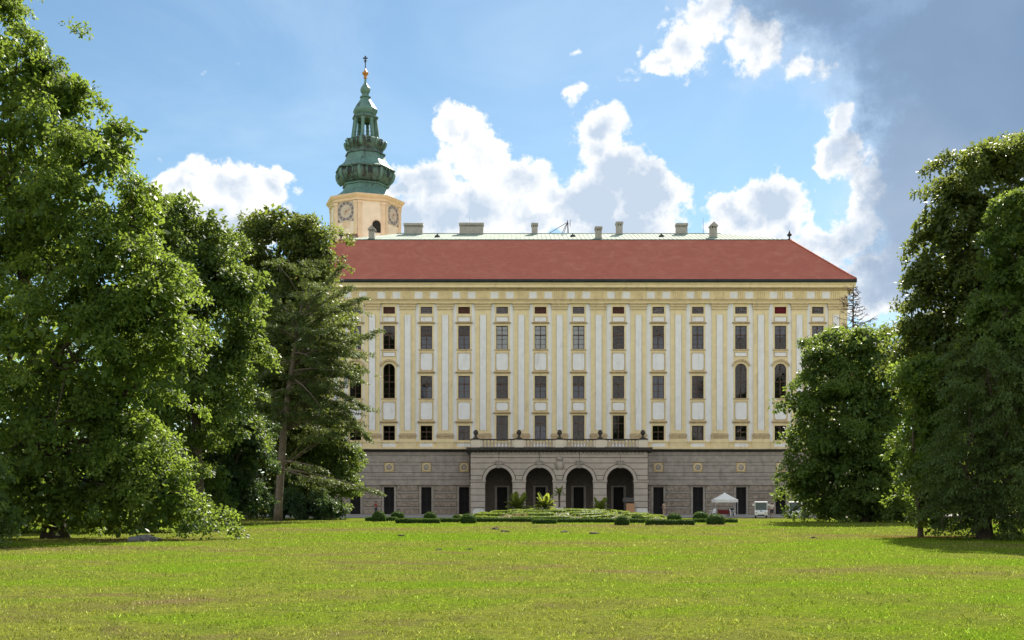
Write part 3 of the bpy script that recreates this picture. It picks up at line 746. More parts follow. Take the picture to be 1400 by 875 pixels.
def build_roof():
    ey0, ey1 = F - 1.25, F + 29.2
    ex0, ex1 = PX(377, ey0), PX(1171, ey0)
    z0 = PZ(381.5, ey0)
    ty = 155.6; tz = PZ(328.2, ty); tx0, tx1 = PX(466, ty), PX(1080, ty); tyb = ey1 - (ty - ey0)
    ry = (ty + tyb) / 2
    def ring(f, zf):
        x0 = ex0 + (tx0 - ex0) * f; x1 = ex1 + (tx1 - ex1) * f; y0 = ey0 + (ty - ey0) * f; y1 = ey1 + (tyb - ey1) * f; z = z0 + (tz - z0) * zf
        return [(x0, y0, z), (x1, y0, z), (x1, y1, z), (x0, y1, z)]
    m = MB()
    prof = [(0, 0), (0.1, 0.096), (0.3, 0.294), (0.6, 0.594), (1, 1)]
    vs_ = [v for f, zf in prof for v in ring(f, zf)]
    fs = [(4 * i + k, 4 * i + (k + 1) % 4, 4 * i + 4 + (k + 1) % 4, 4 * i + 4 + k) for i in range(len(prof) - 1) for k in range(4)]
    fs.append((3, 2, 1, 0))
    m.add(vs_, fs)
    roof = m.build('roof', 'tiles', palace)
    # hip ridges
    for k in range(4):
        m = MB(); m.tube([Vector(ring(f, zf)[k]) + Vector((0, 0, 0.04)) for f, zf in prof], 0.13, 6); m.build('hip_ridge', 'tiles', roof)
    # gutter
    m = MB(); z1 = z0 - 0.03; zb = PZ(386.1, ey0)
    m.prism_x([(ey0 - 0.06, z1 + 0.02), (ey0 - 0.06, zb + 0.16), (ey0 + 0.02, zb + 0.03), (ey0 + 0.3, zb + 0.03), (ey0 + 0.3, z1)], ex0 - 0.05, ex1 + 0.05)
    m.prism_y([(ex1 + 0.0, z1), (ex1 + 0.06, z1), (ex1 + 0.06, zb + 0.16), (ex1 - 0.1, zb + 0.03), (ex1 - 0.4, zb + 0.03), (ex1 - 0.4, z1)], ey0 + 0.31, ey1)
    m.prism_y([(ex0 + 0.4, z1), (ex0 + 0.4, zb + 0.03), (ex0 + 0.1, zb + 0.03), (ex0 - 0.06, zb + 0.16), (ex0 - 0.06, z1)], ey0 + 0.31, ey1)
    m.build('gutter', 'gutter', palace)
    # flat-pitched copper roof above the tiles
    rz = PZ(319.6, ry); rx0, rx1 = PX(542, ry), PX(985, ry)
    c0, c1, c2, c3 = (tx0 + 0.3, ty + 0.1, tz + 0.12), (tx1 - 0.3, ty + 0.1, tz + 0.12), (tx1 - 0.3, tyb, tz + 0.12), (tx0 + 0.3, tyb, tz + 0.12)
    m = MB(); m.add([c0, c1, c2, c3, (rx0, ry, rz), (rx1, ry, rz)], [(0, 1, 5, 4), (1, 2, 5), (2, 3, 4, 5), (3, 0, 4)])
    m.add([(x, y, z - 0.14) for x, y, z in (c0, c1, c2, c3)] + [c0, c1, c2, c3], [(0, 1, 5, 4), (1, 2, 6, 5), (2, 3, 7, 6), (3, 0, 4, 7)])
    cop = m.build('copper_roof', 'copper_flat', palace)
    slope = (rz - c0[2]) / (ry - c0[1])
    m = MB(); x = c0[0] + 0.4
    while x < c1[0] - 0.4:
        # a seam climbs the front slope until the ridge or the hip
        f = 1.0
        if x < rx0: f = (x - c0[0]) / (rx0 - c0[0])
        if x > rx1: f = (c1[0] - x) / (c1[0] - rx1)
        yt = c0[1] + (ry - c0[1]) * f; zt = c0[2] + (rz - c0[2]) * f
        m.add([(x - 0.02, c0[1], c0[2] + .002), (x + 0.02, c0[1], c0[2] + .002), (x + 0.02, yt, zt + .002), (x - 0.02, yt, zt + .002), (x - 0.015, c0[1], c0[2] + .05), (x + 0.015, c0[1], c0[2] + .05), (x + 0.015, yt, zt + .05), (x - 0.015, yt, zt + .05)],
              [(0, 1, 5, 4), (1, 2, 6, 5), (2, 3, 7, 6), (3, 0, 4, 7), (4, 5, 6, 7)])
        x += 0.62
    tag(m.build('standing_seams', 'copper_flat', cop), kind='stuff')
    m = MB(); m.tube([(rx0, ry, rz + 0.03), (rx1, ry, rz + 0.03)], 0.07, 6); m.build('ridge_cap', 'copper', cop)
    m = MB(); m.box(c0[0], c1[0], ty - 0.02, ty + 0.09, tz - 0.06, tz + 0.10); m.build('eaves_strip', 'gutter', cop)
    def on_slope(py):
        k = (HOR - py) / FPX
        return (CAM_H - c0[2] + slope * c0[1]) / (slope - k)
    # chimneys
    def chimney(px, p_top, p_base, wpx, gable=False, holes=3, depth=1.1):
        Y = min(on_slope(p_base), ry - 0.3)
        x0, x1 = PX(px - wpx / 2, Y), PX(px + wpx / 2, Y); zb = c0[2] + slope * (Y - c0[1]) - 0.5; zt = PZ(p_top, Y)
        h = zt - zb; d = depth
        m = MB()
        body_top = zt - (0.95 if gable else 0.62)
        m.box(x0, x1, Y, Y + d, zb, body_top, 0)
        # open vent storey: piers carrying the cap
        n = holes; w = x1 - x0; pw = w / (2 * n + 1)
        vt = body_top + 0.30
        for k in range(n + 1):
            m.box(x0 + 2 * k * pw, x0 + (2 * k + 1) * pw, Y, Y + 0.18, body_top, vt, 1); m.box(x0 + 2 * k * pw, x0 + (2 * k + 1) * pw, Y + d - 0.18, Y + d, body_top, vt, 1)
        if gable:
            m.prism_x([(Y - 0.12, vt), (Y + d + 0.12, vt), (Y + d + 0.12, vt + 0.08), (Y + d / 2, zt), (Y - 0.12, vt + 0.08)], x0 - 0.12, x1 + 0.12, 1) if False else m.prism_y([(x0 - 0.13, vt), (x1 + 0.13, vt), (x1 + 0.13, vt + 0.1), ((x0 + x1) / 2, zt), (x0 - 0.13, vt + 0.1)], Y - 0.12, Y + d + 0.12, 1)
        else:
            m.box(x0 - 0.09, x1 + 0.09, Y - 0.09, Y + d + 0.09, vt, zt, 1)
        m.box(x0 - 0.05, x1 + 0.05, Y - 0.05, Y + d + 0.05, zb + 0.3, zb + 0.62, 2)
        m.build('chimney', ['chimney', 'chimney', 'copper'], roof)
    chimney(565, 305.0, 320.6, 25, holes=10); chimney(644.5, 304.5, 320.6, 32.5, holes=12)
    chimney(731, 304.8, 320.4, 8, holes=2); chimney(818.5, 309.6, 326.5, 8.5, holes=2); chimney(847, 303, 321, 8.5, holes=2)
    chimney(932.5, 305, 320.5, 15, holes=6); chimney(976, 303, 325, 9, True, 2); chimney(508, 307.5, 327.0, 8, True, 2)
    # small roof vents
    for px, py in ((598, 324), (783, 323.4), (904, 323.6)):
        Y = on_slope(py); x = PX(px, Y); z = c0[2] + slope * (Y - c0[1])
        m = MB(); m.prism_y([(x - 0.4, z - 0.05), (x + 0.4, z - 0.05), (x + 0.32, z + 0.16), (x + 0.1, z + 0.2), (x + 0.08, z + 0.42), (x - 0.08, z + 0.42), (x - 0.1, z + 0.2), (x - 0.32, z + 0.16)], Y - 0.3, Y + 0.4)
        m.build('roof_vent', 'iron', roof)
    # finials at the ends of the tiled roof
    for px, x in ((466, tx0), (1080, tx1)):
        m = MB(); zb = tz + 0.05
        m.lathe([(0.30, zb), (0.30, zb + 0.12), (0.12, zb + 0.2), (0.10, zb + 0.5), (0.30, zb + 0.62), (0.34, zb + 0.8), (0.16, zb + 0.95), (0.14, zb + 1.05), (0.05, zb + 1.3), (0.01, zb + 1.45)], x, ty + 0.3, 10)
        m.build('finial', 'iron', roof)
    # tall lightning rods on the ridge
    for px, top in ((642, 297), (961.5, 297)):
        x = PX(px, ry); m = MB(); m.tube([(x, ry, rz - 0.1), (x, ry, PZ(top, ry))], [0.035, 0.015], 5); m.build('lightning_rod', 'iron', roof)
    # steel mast with stays behind the ridge
    x = PX(777, ry); zt = PZ(300.5, ry)
    mast = thing('antenna_mast', (x, ry + 0.35, rz - 0.3), 'dark steel antenna mast with slanting stays on the copper roof ridge', 'antenna')
    m = MB(); m.tube([(x, ry + 0.35, rz - 0.3), (x - 0.1, ry + 0.35, zt)], [0.09, 0.06], 6); m.build('pole', 'iron', mast)
    for a, b in (((-1.05, 0), (-0.1, -0.15)), ((-0.75, 0), (-0.1, -0.3)), ((-3.3, 0), (-0.3, -0.35)), ((0.05, 0), (-0.05, -0.1))):
        m = MB(); m.tube([(x + a[0], ry + 0.45, rz - 0.1), (x + b[0], ry + 0.45, zt + b[1])], [0.045, 0.045], 5); m.build('stay', 'iron', mast)
    m = MB(); m.tube([(x + 0.3, ry + 0.4, zt - 0.9), (x + 0.3, ry + 0.4, zt + 0.15)], 0.04, 5); m.tube([(x - 0.1, ry + 0.4, zt - 0.5), (x + 0.3, ry + 0.4, zt - 0.5)], 0.03, 5); m.build('aerial', 'iron', mast)
build_roof()

# ------------------------------------------------------------------ portico with balcony
def build_portico():
    Y0 = 144.0                       # front plane
    x = lambda px: PX(px, Y0)
    z = lambda py: PZ(py, Y0)
    xa, xb = x(643.5), x(885.5)
    cs = [682, 737.3, 792.3, 848]; r = 18.6
    zs = z(657.5); ztop = z(618.5)
    holes = [(x(c - r), x(c + r), 0.0, zs, True) for c in cs]
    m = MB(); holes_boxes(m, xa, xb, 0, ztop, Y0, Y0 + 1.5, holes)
    p = m.build('portico', 'joint_shade', palace)  # dark body shows as joints and paints the arch soffits dark
    # end walls with arch, ceiling
    for a in (xa, xb - 1.2):
        m = MB(); m.box(a, a + 1.2, Y0 + 1.5, F - 0.45, 0, ztop); m.build('end_wall', 'portico', p)
    m = MB(); m.box(xa + 1.2, xb - 1.2, Y0 + 1.5, F - 0.45, ztop - 0.7, ztop); m.build('ceiling', 'stone', p)
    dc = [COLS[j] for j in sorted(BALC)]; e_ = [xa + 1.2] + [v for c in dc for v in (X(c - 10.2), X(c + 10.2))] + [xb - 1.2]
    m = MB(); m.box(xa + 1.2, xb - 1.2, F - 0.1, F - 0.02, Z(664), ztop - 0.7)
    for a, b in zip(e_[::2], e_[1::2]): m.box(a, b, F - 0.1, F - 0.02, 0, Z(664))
    m.build('rear_plaster', 'joint_shade', p)  # dark colour paints the shade inside the arches
    # courses as slightly raised slabs round the arches
    lines = [618.5, 625.8, 633.0, 641.2, 650.0, 656.2]
    piers = [(643.5, cs[0] - r - 4.2)] + [(a + r + 4.2, b - r - 4.2) for a, b in zip(cs[:-1], cs[1:])] + [(cs[-1] + r + 4.2, 885.5)]
    def arch_dx(py):     # half width of arch + ring at that height (px)
        h = 657.5 - py; rr = r + 5.0
        return math.sqrt(max(0, rr * rr - h * h))
    for t0, t1 in zip(lines[:-1], lines[1:]):
        # slabs bounded by arch rings: polygons with stepped arch edge
        bounds = [643.5] + [v for c in cs for v in (('L', c), ('R', c))] + [885.5]
        spans = [(643.5, cs[0])] + list(zip(cs[:-1], cs[1:])) + [(cs[-1], 885.5)]
        for k, (a, b) in enumerate(spans):
            left_arch = k > 0; right_arch = k < len(spans) - 1
            N = 5; Lp = []; Rp = []
            for j in range(N + 1):
                py = t0 + 0.42 + (t1 - t0 - 0.84) * j / N
                dxl = arch_dx(py) if left_arch else 0; dxr = arch_dx(py) if right_arch else 0
                if left_arch and dxl < 0.5: dxl = 0.35
                if right_arch and dxr < 0.5: dxr = 0.35
                Lp.append((x(a + dxl), z(py))); Rp.append((x(b - dxr), z(py)))
            poly = Lp + Rp[::-1]
            m = MB(); m.prism_y(poly, Y0 - 0.10, Y0 - 0.001); m.build('stone_course', 'portico', p)
    for (a, b) in piers:
        py = 659.6; a2 = a if a == 643.5 else a + 0.2; b2 = b if b == 885.5 else b - 0.2
        aa = 643.5 if a == 643.5 else a - 4.0; bb = 885.5 if b == 885.5 else b + 4.0
        while py < 700:
            q = min(py + 8.6, 703.7)
            m = MB(); m.box(x(aa), x(bb), Y0 - 0.10, Y0 - 0.001, z(q - 0.4), z(py + 0.4)); m.build('stone_course', 'portico', p)
            py = q
        m = MB(); m.box(x(aa - 0.8), x(bb + 0.8), Y0 - 0.16, Y0 - 0.001, z(659.5), z(658.2)); m.box(x(aa - 1.2), x(bb + 1.2), Y0 - 0.22, Y0 - 0.0015, z(658.2), z(656.8)); m.build('impost', 'portico', p)
    for c in cs:
        m = MB(); N = 20; r0, r1 = (r + 0.0) * 0.096, (r + 4.0) * 0.096
        for k in range(N):
            a0, a1 = math.pi * k / N, math.pi * (k + 1) / N
            m.prism_y([(x(c) + q * math.cos(a), zs + q * math.sin(a)) for q, a in ((r0, a0), (r1, a0), (r1, a1), (r0, a1))], Y0 - 0.17, Y0 - 0.0012)
        m.build('archivolt', 'portico', p)
        m = MB(); m.prism_y([(x(c - 2.6), z(640)), (x(c + 2.6), z(640)), (x(c + 4.2), z(631)), (x(c - 4.2), z(631))], Y0 - 0.30, Y0 - 0.002)
        m.box(x(c - 5), x(c + 5), Y0 - 0.38, Y0 - 0.002, z(631), z(629.6)); m.box(x(c - 4), x(c + 4), Y0 - 0.40, Y0 - 0.301, z(634.4), z(633.4))
        m.build('keystone', 'stone', p)
    # coat of arms
    m = MB(); c = 765
    m.prism_y([(x(c - 4.6), z(629.5)), (x(c - 5.2), z(636)), (x(c - 3.6), z(640.4)), (x(c), z(642)), (x(c + 3.6), z(640.4)), (x(c + 5.2), z(636)), (x(c + 4.6), z(629.5))], Y0 - 0.22, Y0 - 0.101, 0)
    m.prism_y([(x(c - 3), z(631.5)), (x(c - 3), z(637)), (x(c), z(640)), (x(c + 3), z(637)), (x(c + 3), z(631.5))], Y0 - 0.32, Y0 - 0.221, 1)
    m.lathe([(0.1, 0), (0.5, 0.1), (0.42, 0.3), (0.2, 0.5), (0.05, 0.56)], x(c), Y0 - 0.2, 10, mi=0)
    for i in range(len(m.v) - 50, len(m.v)): m.v[i] = (m.v[i][0], Y0 - 0.2 + (m.v[i][1] - Y0 + 0.2) * 0.4, m.v[i][2] + z(629.6))
    for sg in (-1, 1): m.tube([(x(c + sg * 5.0), Y0 - 0.12, z(631)), (x(c + sg * 6.2), Y0 - 0.16, z(634)), (x(c + sg * 5.2), Y0 - 0.14, z(638)), (x(c + sg * 3), Y0 - 0.12, z(641.4))], 0.11, 6)
    m.build('coat_of_arms', ['stone', 'portico'], p)
    # cornice, dentils, deck
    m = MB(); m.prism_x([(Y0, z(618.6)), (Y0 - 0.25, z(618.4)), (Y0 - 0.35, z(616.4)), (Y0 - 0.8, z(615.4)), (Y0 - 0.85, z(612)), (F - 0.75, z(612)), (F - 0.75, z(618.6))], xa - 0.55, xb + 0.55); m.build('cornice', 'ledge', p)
    k = 0; q = 646.0
    while q < 884:
        m = MB(); m.box(x(q), x(q + 2.6), Y0 - 0.3, Y0 - 0.002, z(620.6), z(618.45)); m.build('dentil', 'portico', p); q += 5.44
    # balustrade
    peds = [650.5, 709.5, 765, 820.5, 878.8]
    zb = z(612.0); zr = z(601.8)
    Yb = Y0 - 0.15
    m = MB()
    for a, b in zip(peds[:-1], peds[1:]):
        pass
    for a, b in zip(peds[:-1], peds[1:]):
        xa2, xb2 = x(a + 6.3), x(b - 6.3)
        m = MB(); m.box(xa2, xb2, Yb - 0.2, Yb + 0.2, zr, zr + 0.16); m.build('rail', 'ledge', p)
        m = MB(); m.box(xa2, xb2, Yb - 0.17, Yb + 0.17, zb, zb + 0.12); m.build('plinth', 'stone', p)
        for e in (a + 7.7, b - 7.7):
            m = MB(); m.box(x(e - 1.3), x(e + 1.3), Yb - 0.16, Yb + 0.16, zb + 0.12, zr); m.build('half_pier', 'cream', p)
        n = 9; lo, hi = a + 10.6, b - 10.6
        for k in range(n):
            cx = x(lo + (hi - lo) * k / (n - 1)); h = zr - zb - 0.12; z0_ = zb + 0.12
            if k == 0 and a == peds[0]:
                bm_ = MB(); bm_.lathe([(0.13, 0), (0.13, 0.08), (0.07, 0.12), (0.12, h * 0.30), (0.125, h * 0.4), (0.06, h * 0.72), (0.055, h * 0.82), (0.10, h * 0.88), (0.11, h)], 0, 0, 8)
                bal_mesh = bm_.mesh('baluster', 'portico')
            place(bal_mesh, 'baluster', p, (cx, Yb, z0_))
    for c in peds:
        m = MB(); m.box(x(c - 6.2), x(c + 6.2), Yb - 0.35, Yb + 0.35, zb, z(601.5)); pd = m.build('pedestal', 'cream', p)
        m = MB(); m.box(x(c - 6.6), x(c + 6.6), Yb - 0.4, Yb + 0.4, z(601.5), z(600)); m.build('cap', 'ledge', pd)
    # side balustrades back to the facade
    for a in (xa + 0.1, xb - 0.1):
        m = MB(); m.box(a - 0.18, a + 0.18, Yb + 0.36, F - 0.55, zr, zr + 0.16); m.build('rail', 'ledge', p)
        for k in range(9): place(bal_mesh, 'baluster', p, (a, Yb + 0.7 + k * 0.53, zb + 0.12))
    # reddish banner laid on the rail by the third door
    m = MB(); m.box(x(784), x(799.5), Yb - 0.26, Yb - 0.21, zb + 0.05, zr + 0.3)
    # urns
    um = MB(); s = 1.0
    um.lathe([(0.52, 0), (0.52, 0.08), (0.34, 0.14), (0.20, 0.28), (0.13, 0.42), (0.16, 0.48), (0.30, 0.62), (0.40, 0.80), (0.36, 0.98), (0.24, 1.10), (0.28, 1.14), (0.14, 1.2), (0.06, 1.24)], 0, 0, 14)
    um.v = [(a * 0.86, b * 0.86, c * 0.95) for a, b, c in um.v]; ume = um.mesh('stone_urn', 'ledge')
    names = ['dark stone urn on the balustrade end by the terracotta board arch', 'dark stone urn on the second pedestal from the white bench end', 'dark stone urn on the centre pedestal above the coat of arms', 'dark stone urn on the pedestal between the third and fourth arches', 'dark stone urn on the end pedestal above the fourth arch']
    labs = ['dark stone urn on the balustrade corner nearest the red-shirted person', 'dark stone urn above the pier between the first two arches from the red-shirted person', 'dark stone urn on the middle pedestal, above the coat of arms', 'dark stone urn above the pier behind the short green palm', 'dark stone urn on the balustrade corner nearest the white tent']
    for c, lb in zip(peds, labs):
        o = place(ume, 'stone_urn', None, (x(c), Yb, z(600) + 0.001)); tag(o, lb, 'urn', 'urns along the portico balustrade')
build_portico()

# ------------------------------------------------------------------ clock tower
def build_tower():
    Y = 200.0; sc = FPX / Y; cx, cy = PX(499.5, Y), Y
    rot = R(-4.5)
    zz = lambda py: PZ(py, Y)
    t = thing('clock_tower', (cx, cy, 0), 'octagonal cream clock tower with tall green copper onion spire behind the palace', 'tower')
    Rr = 6.45
    m = MB(); m.lathe([(Rr, 0), (Rr, zz(283))], cx, cy, 8, rot, smooth=False); m.build('shaft', 'cream', t)
    def face(k):  # face between vertex k and k+1
        a0, a1 = rot + k * math.pi / 4, rot + (k + 1) * math.pi / 4
        am = (a0 + a1) / 2
        n = Vector((math.sin(am), -math.cos(am), 0)); u = Vector((math.cos(am), math.sin(am), 0)); ap = Rr * math.cos(math.pi / 8)
        return Vector((cx, cy, 0)) + n * ap, u, n
    def fp(k, u, z, d): c, U, n = face(k); return c + U * u + n * d + Vector((0, 0, z))
    def fbox(m, k, u0, u1, z0, z1, d0, d1, mi=0):
        vs_ = [fp(k, u, z, d) for u in (u0, u1) for d in (d0, d1) for z in (z0, z1)]
        m.add(vs_, [(0, 1, 3, 2), (4, 6, 7, 5), (0, 4, 5, 1), (2, 3, 7, 6), (0, 2, 6, 4), (1, 5, 7, 3)], mi)
    hw = Rr * math.sin(math.pi / 8)
    ztop = zz(283)
    for k in range(-3, 5):
        m = MB(); fbox(m, k, -hw, -hw + 0.75, 30, ztop - 0.5, 0.001, 0.16); fbox(m, k, hw - 0.75, hw, 30, ztop - 0.5, 0.001, 0.16)
        fbox(m, k, -hw - .05, -hw + 0.85, ztop - 1.0, ztop - 0.5, 0.002, 0.26); fbox(m, k, hw - 0.85, hw + .05, ztop - 1.0, ztop - 0.5, 0.002, 0.26)
        m.build('corner_pilaster', 'cream_trim', t)
    m = MB(); m.lathe([(Rr + 0.05, ztop - 0.5), (Rr + 0.32, ztop - 0.35), (Rr + 0.32, ztop), (Rr + 0.55, ztop + 0.15), (Rr + 0.75, ztop + 0.35), (Rr + 0.85, ztop + 0.55), (Rr + 0.85, ztop + 0.68), (3, ztop + 0.9)], cx, cy, 8, rot, smooth=False)
    m.build('cornice', 'cream_trim', t)
    # clock faces
    zc = zz(299.5); rd = 1.9
    for k in (-1, 1, 3, -3):
        m = MB(); fbox(m, k, -rd, rd, zc - rd, zc + rd, 0.001, 0.05); cf = m.build('clock_face', 'dial', t)
        def ring(r0, r1, d0, d1, N=32, arc=None):
            q = MB()
            for j in range(N):
                a0, a1 = 2 * math.pi * j / N, 2 * math.pi * (j + 1) / N
                if arc and (j % arc[0]) >= arc[1]: continue
                vs_ = [fp(k, rr * math.sin(a), zc + rr * math.cos(a), d) for d in (d0, d1) for rr, a in ((r0, a0), (r1, a0), (r1, a1), (r0, a1))]
                q.add(vs_, [(0, 1, 2, 3), (7, 6, 5, 4), (0, 4, 5, 1), (1, 5, 6, 2), (2, 6, 7, 3), (3, 7, 4, 0)])
            return q
        ring(1.22, 1.72, 0.052, 0.075).build('numeral_ring', 'dial_ring', cf)
        q = MB()
        for j in range(12):
            a = 2 * math.pi * j / 12
            vs_ = [fp(k, rr * math.sin(a + da), zc + rr * math.cos(a + da), d) for d in (0.076, 0.09) for rr, da in ((1.32, -0.07), (1.62, -0.055), (1.62, 0.055), (1.32, 0.07))]
            q.add(vs_, [(0, 1, 2, 3), (7, 6, 5, 4), (0, 4, 5, 1), (1, 5, 6, 2), (2, 6, 7, 3), (3, 7, 4, 0)])
        q.build('hour_marks', 'dial', cf)
        q = MB()
        for su in (-1, 1):
            for sz in (-1, 1):
                q.add([fp(k, su * (rd - 0.1), zc + sz * (rd - 0.1), 0.06), fp(k, su * (rd - 0.75), zc + sz * (rd - 0.1), 0.06), fp(k, su * (rd - 0.1), zc + sz * (rd - 0.75), 0.06)], [(0, 1, 2)])
        q.build('corner_ornament', 'dial_ring', cf)
        q = MB()
        for a, ln, w in ((R(70), 1.15, 0.07), (R(200), 0.75, 0.09)):
            d = Vector((math.sin(a), math.cos(a))); pr = Vector((d.y, -d.x))
            pts = [(-0.15 * d + pr * w), (ln * d), (-0.15 * d - pr * w)]
            q.add([fp(k, v.x, zc + v.y, 0.10) for v in pts] + [fp(k, v.x, zc + v.y, 0.12) for v in pts], [(0, 1, 2), (5, 4, 3), (0, 3, 4, 1), (1, 4, 5, 2), (2, 5, 3, 0)])
        q.build('clock_hand', 'gilt', cf)
    # windows low on the shaft
    for k, u, w, z0, h in ((-2, 0.35, 0.5, zz(335), 2.1), (0, 0.9, 0.75, zz(328), 2.2), (-1, 0.1, 0.65, zz(322), 1.2)):
        m = MB(); pts = [(u - w, z0), (u + w, z0)] + [(u + w * math.cos(math.pi * j / 10), z0 + h - w + w * math.sin(math.pi * j / 10)) for j in range(11)]
        vs_ = [fp(k, a, b, 0.02) for a, b in pts] + [fp(k, a, b, -0.1) for a, b in pts]; n = len(pts)
        m.add(vs_, [tuple(range(n))] + [(i, (i + 1) % n, (i + 1) % n + n, i + n) for i in range(n)])
        wd = m.build('window', 'dark' if k != -1 else 'cream_trim', t)
        m = MB()
        for j in range(10):
            a0, a1 = math.pi * j / 10, math.pi * (j + 1) / 10
            vs_ = [fp(k, u + q * math.cos(a), z0 + h - w + q * math.sin(a), d) for d in (0.001, 0.09) for q, a in ((w, a0), (w + 0.2, a0), (w + 0.2, a1), (w, a1))]
            m.add(vs_, [(0, 1, 2, 3), (7, 6, 5, 4), (0, 4, 5, 1), (1, 5, 6, 2), (2, 6, 7, 3), (3, 7, 4, 0)])
        m.build('window_arch', 'cream_trim', wd)
    # copper spire, part by part: (half width px, py)
    def oct_(name, prof, mname, n=8, sm=False):
        m = MB(); m.lathe([(h / sc, zz(py)) for h, py in prof], cx, cy, n, rot, smooth=sm); return m.build(name, mname, t)
    zroof = 278.0
    s1 = oct_('spire_skirt', [(50.5, zroof), (46, 275.4), (40, 271.4), (34.5, 266), (31.5, 261), (30, 257.6), (31.8, 257.2), (32, 255.6), (30.5, 255)], 'copper')
    d1 = oct_('lower_bulb', [(29, 255), (33, 253), (37, 249), (39, 244.5), (39.4, 240), (38, 236.8), (41.5, 236.0), (41.5, 234.8), (37.5, 232.4), (33, 228), (29.5, 222.5), (27.2, 217), (26.2, 214), (28, 213.6), (28, 212), (24.5, 211)], 'copper_dark')
    oct_('bulb_roof', [(41.6, 234.7), (37.6, 232.2), (33.1, 227.8), (29.6, 222.3), (27.3, 216.8), (26.3, 213.8)], 'copper')
    oct_('upper_bulb', [(24, 211), (23.6, 207.5), (25, 205.4), (27.4, 201.5), (28.6, 197.6), (28, 195), (24.5, 193.4), (20.5, 192.0), (20, 190.8)], 'copper_dark')
    # ribs and window niches on the lower bulb
    for k in range(8):
        a = rot + k * math.pi / 4
        pth = [(h / sc * 1.0, zz(py)) for h, py in ((33, 253), (37, 249), (39, 244.5), (39.4, 240), (38, 236.8))]
        m = MB(); m.tube([(cx + r_ * math.sin(a), cy - r_ * math.cos(a), z_) for r_, z_ in pth], 0.32, 6); m.build('rib', 'copper', t)
        pth = [(h / sc, zz(py)) for h, py in ((25, 205.4), (27.4, 201.5), (28.6, 197.6), (28, 195))]
        m = MB(); m.tube([(cx + r_ * math.sin(a), cy - r_ * math.cos(a), z_) for r_, z_ in pth], 0.24, 6); m.build('rib', 'copper', t)
        am = a + math.pi / 8; ca = math.cos(math.pi / 8)
        # scrolled cartouche in the middle of each face
        for hwp, py, s_ in ((39.6, 241.5, 1.0), (28.3, 198.6, 0.7)):
            rr = hwp / sc * ca; n_ = Vector((math.sin(am), -math.cos(am), 0)); u_ = Vector((math.cos(am), math.sin(am), 0)); c_ = Vector((cx, cy, zz(py))) + n_ * (rr - 0.05)
            m = MB()
            for sg in (-1, 1):
                m.tube([c_ + u_ * sg * 0.55 * s_ + Vector((0, 0, 0.5 * s_)), c_ + u_ * sg * 0.75 * s_ + n_ * 0.12, c_ + u_ * sg * 0.5 * s_ + Vector((0, 0, -0.7 * s_))], 0.13 * s_, 5)
            m.tube([c_ + u_ * -0.6 * s_ + Vector((0, 0, 0.6 * s_)), c_ + n_ * 0.2 + Vector((0, 0, 0.85 * s_)), c_ + u_ * 0.6 * s_ + Vector((0, 0, 0.6 * s_))], 0.16 * s_, 5)
            m.build('cartouche', 'copper', t)
            m = MB(); m.add([c_ + n_ * 0.08 + u_ * sg * 0.38 * s_ + Vector((0, 0, h_ * s_)) for sg, h_ in ((-1, -0.6), (1, -0.6), (1, 0.45), (-1, 0.45))], [(0, 1, 2, 3)]); m.build('niche', 'gutter', t)
    # open lantern
    for k in range(8):
        a = rot + k * math.pi / 4
        r0, r1 = 18.8 / sc, 15.2 / sc
        m = MB()
        q = [Vector((math.sin(a), -math.cos(a), 0)), Vector((math.cos(a), math.sin(a), 0))]
        vs_ = []
        for r_, z_ in ((r0, zz(191)), (r1, zz(163.5))):
            for d, u in ((-0.22, -0.27), (0.22, -0.27), (0.22, 0.27), (-0.22, 0.27)): vs_.append(Vector((cx, cy, z_)) + q[0] * (r_ + d - 0.1) + q[1] * u)
        m.add(vs_, [(0, 1, 5, 4), (1, 2, 6, 5), (2, 3, 7, 6), (3, 0, 4, 7), (0, 3, 2, 1), (4, 5, 6, 7)])
        m.build('lantern_column', 'copper', t)
        # arch head between columns
        b = a + math.pi / 4
        m = MB(); pa = Vector((cx + r1 * 1.02 * math.sin(a), cy - r1 * 1.02 * math.cos(a), 0)); pb = Vector((cx + r1 * 1.02 * math.sin(b), cy - r1 * 1.02 * math.cos(b), 0))
        n_ = Vector((math.sin((a + b) / 2), -math.cos((a + b) / 2), 0))
        N = 8; vs_ = []
        for j in range(N + 1):
            s_ = j / N; pt = pa.lerp(pb, s_); zl = zz(169) + (zz(165) - zz(169)) * math.sin(math.pi * s_) ** 0.6
            for d in (-0.25, 0.0): vs_ += [pt + n_ * d + Vector((0, 0, zl)), pt + n_ * d + Vector((0, 0, zz(163)))]
        fs = []
        for j in range(N):
            o = 4 * j; fs += [(o + 2, o + 6, o + 7, o + 3), (o, o + 1, o + 5, o + 4), (o, o + 4, o + 6, o + 2)]
        m.add(vs_, fs); m.build('arch_head', 'copper_dark', t)
        # parapet grille low in the opening
        m = MB()
        ra = r0 * 0.97
        for pyy in (185, 189): m.tube([(cx + ra * math.sin(a), cy - ra * math.cos(a), zz(pyy)), (cx + ra * math.sin(b), cy - ra * math.cos(b), zz(pyy))], 0.035, 4)
        m.build('railing', 'iron', t)
    oct_('upper_cornice', [(14.5, 164.5), (17.6, 163.2), (18.2, 161.8), (18, 160.6), (15, 159.8)], 'copper_dark')
    oct_('small_onion', [(14.5, 160), (13.8, 158.5), (15.4, 156.5), (16.9, 153.6), (16.6, 150.6), (14.4, 147), (11.4, 142.6), (8.6, 138.6), (6.6, 135.4), (6.2, 134.4), (7.6, 134), (7.6, 132.6), (5.8, 132)], 'copper')
    oct_('top_bulb', [(5, 132.2), (4.6, 128.6), (6.2, 126.4), (7.1, 123.6), (6.6, 120.8), (4.4, 117.6), (2.4, 114.6), (1.5, 111.6), (1.4, 108)], 'copper')
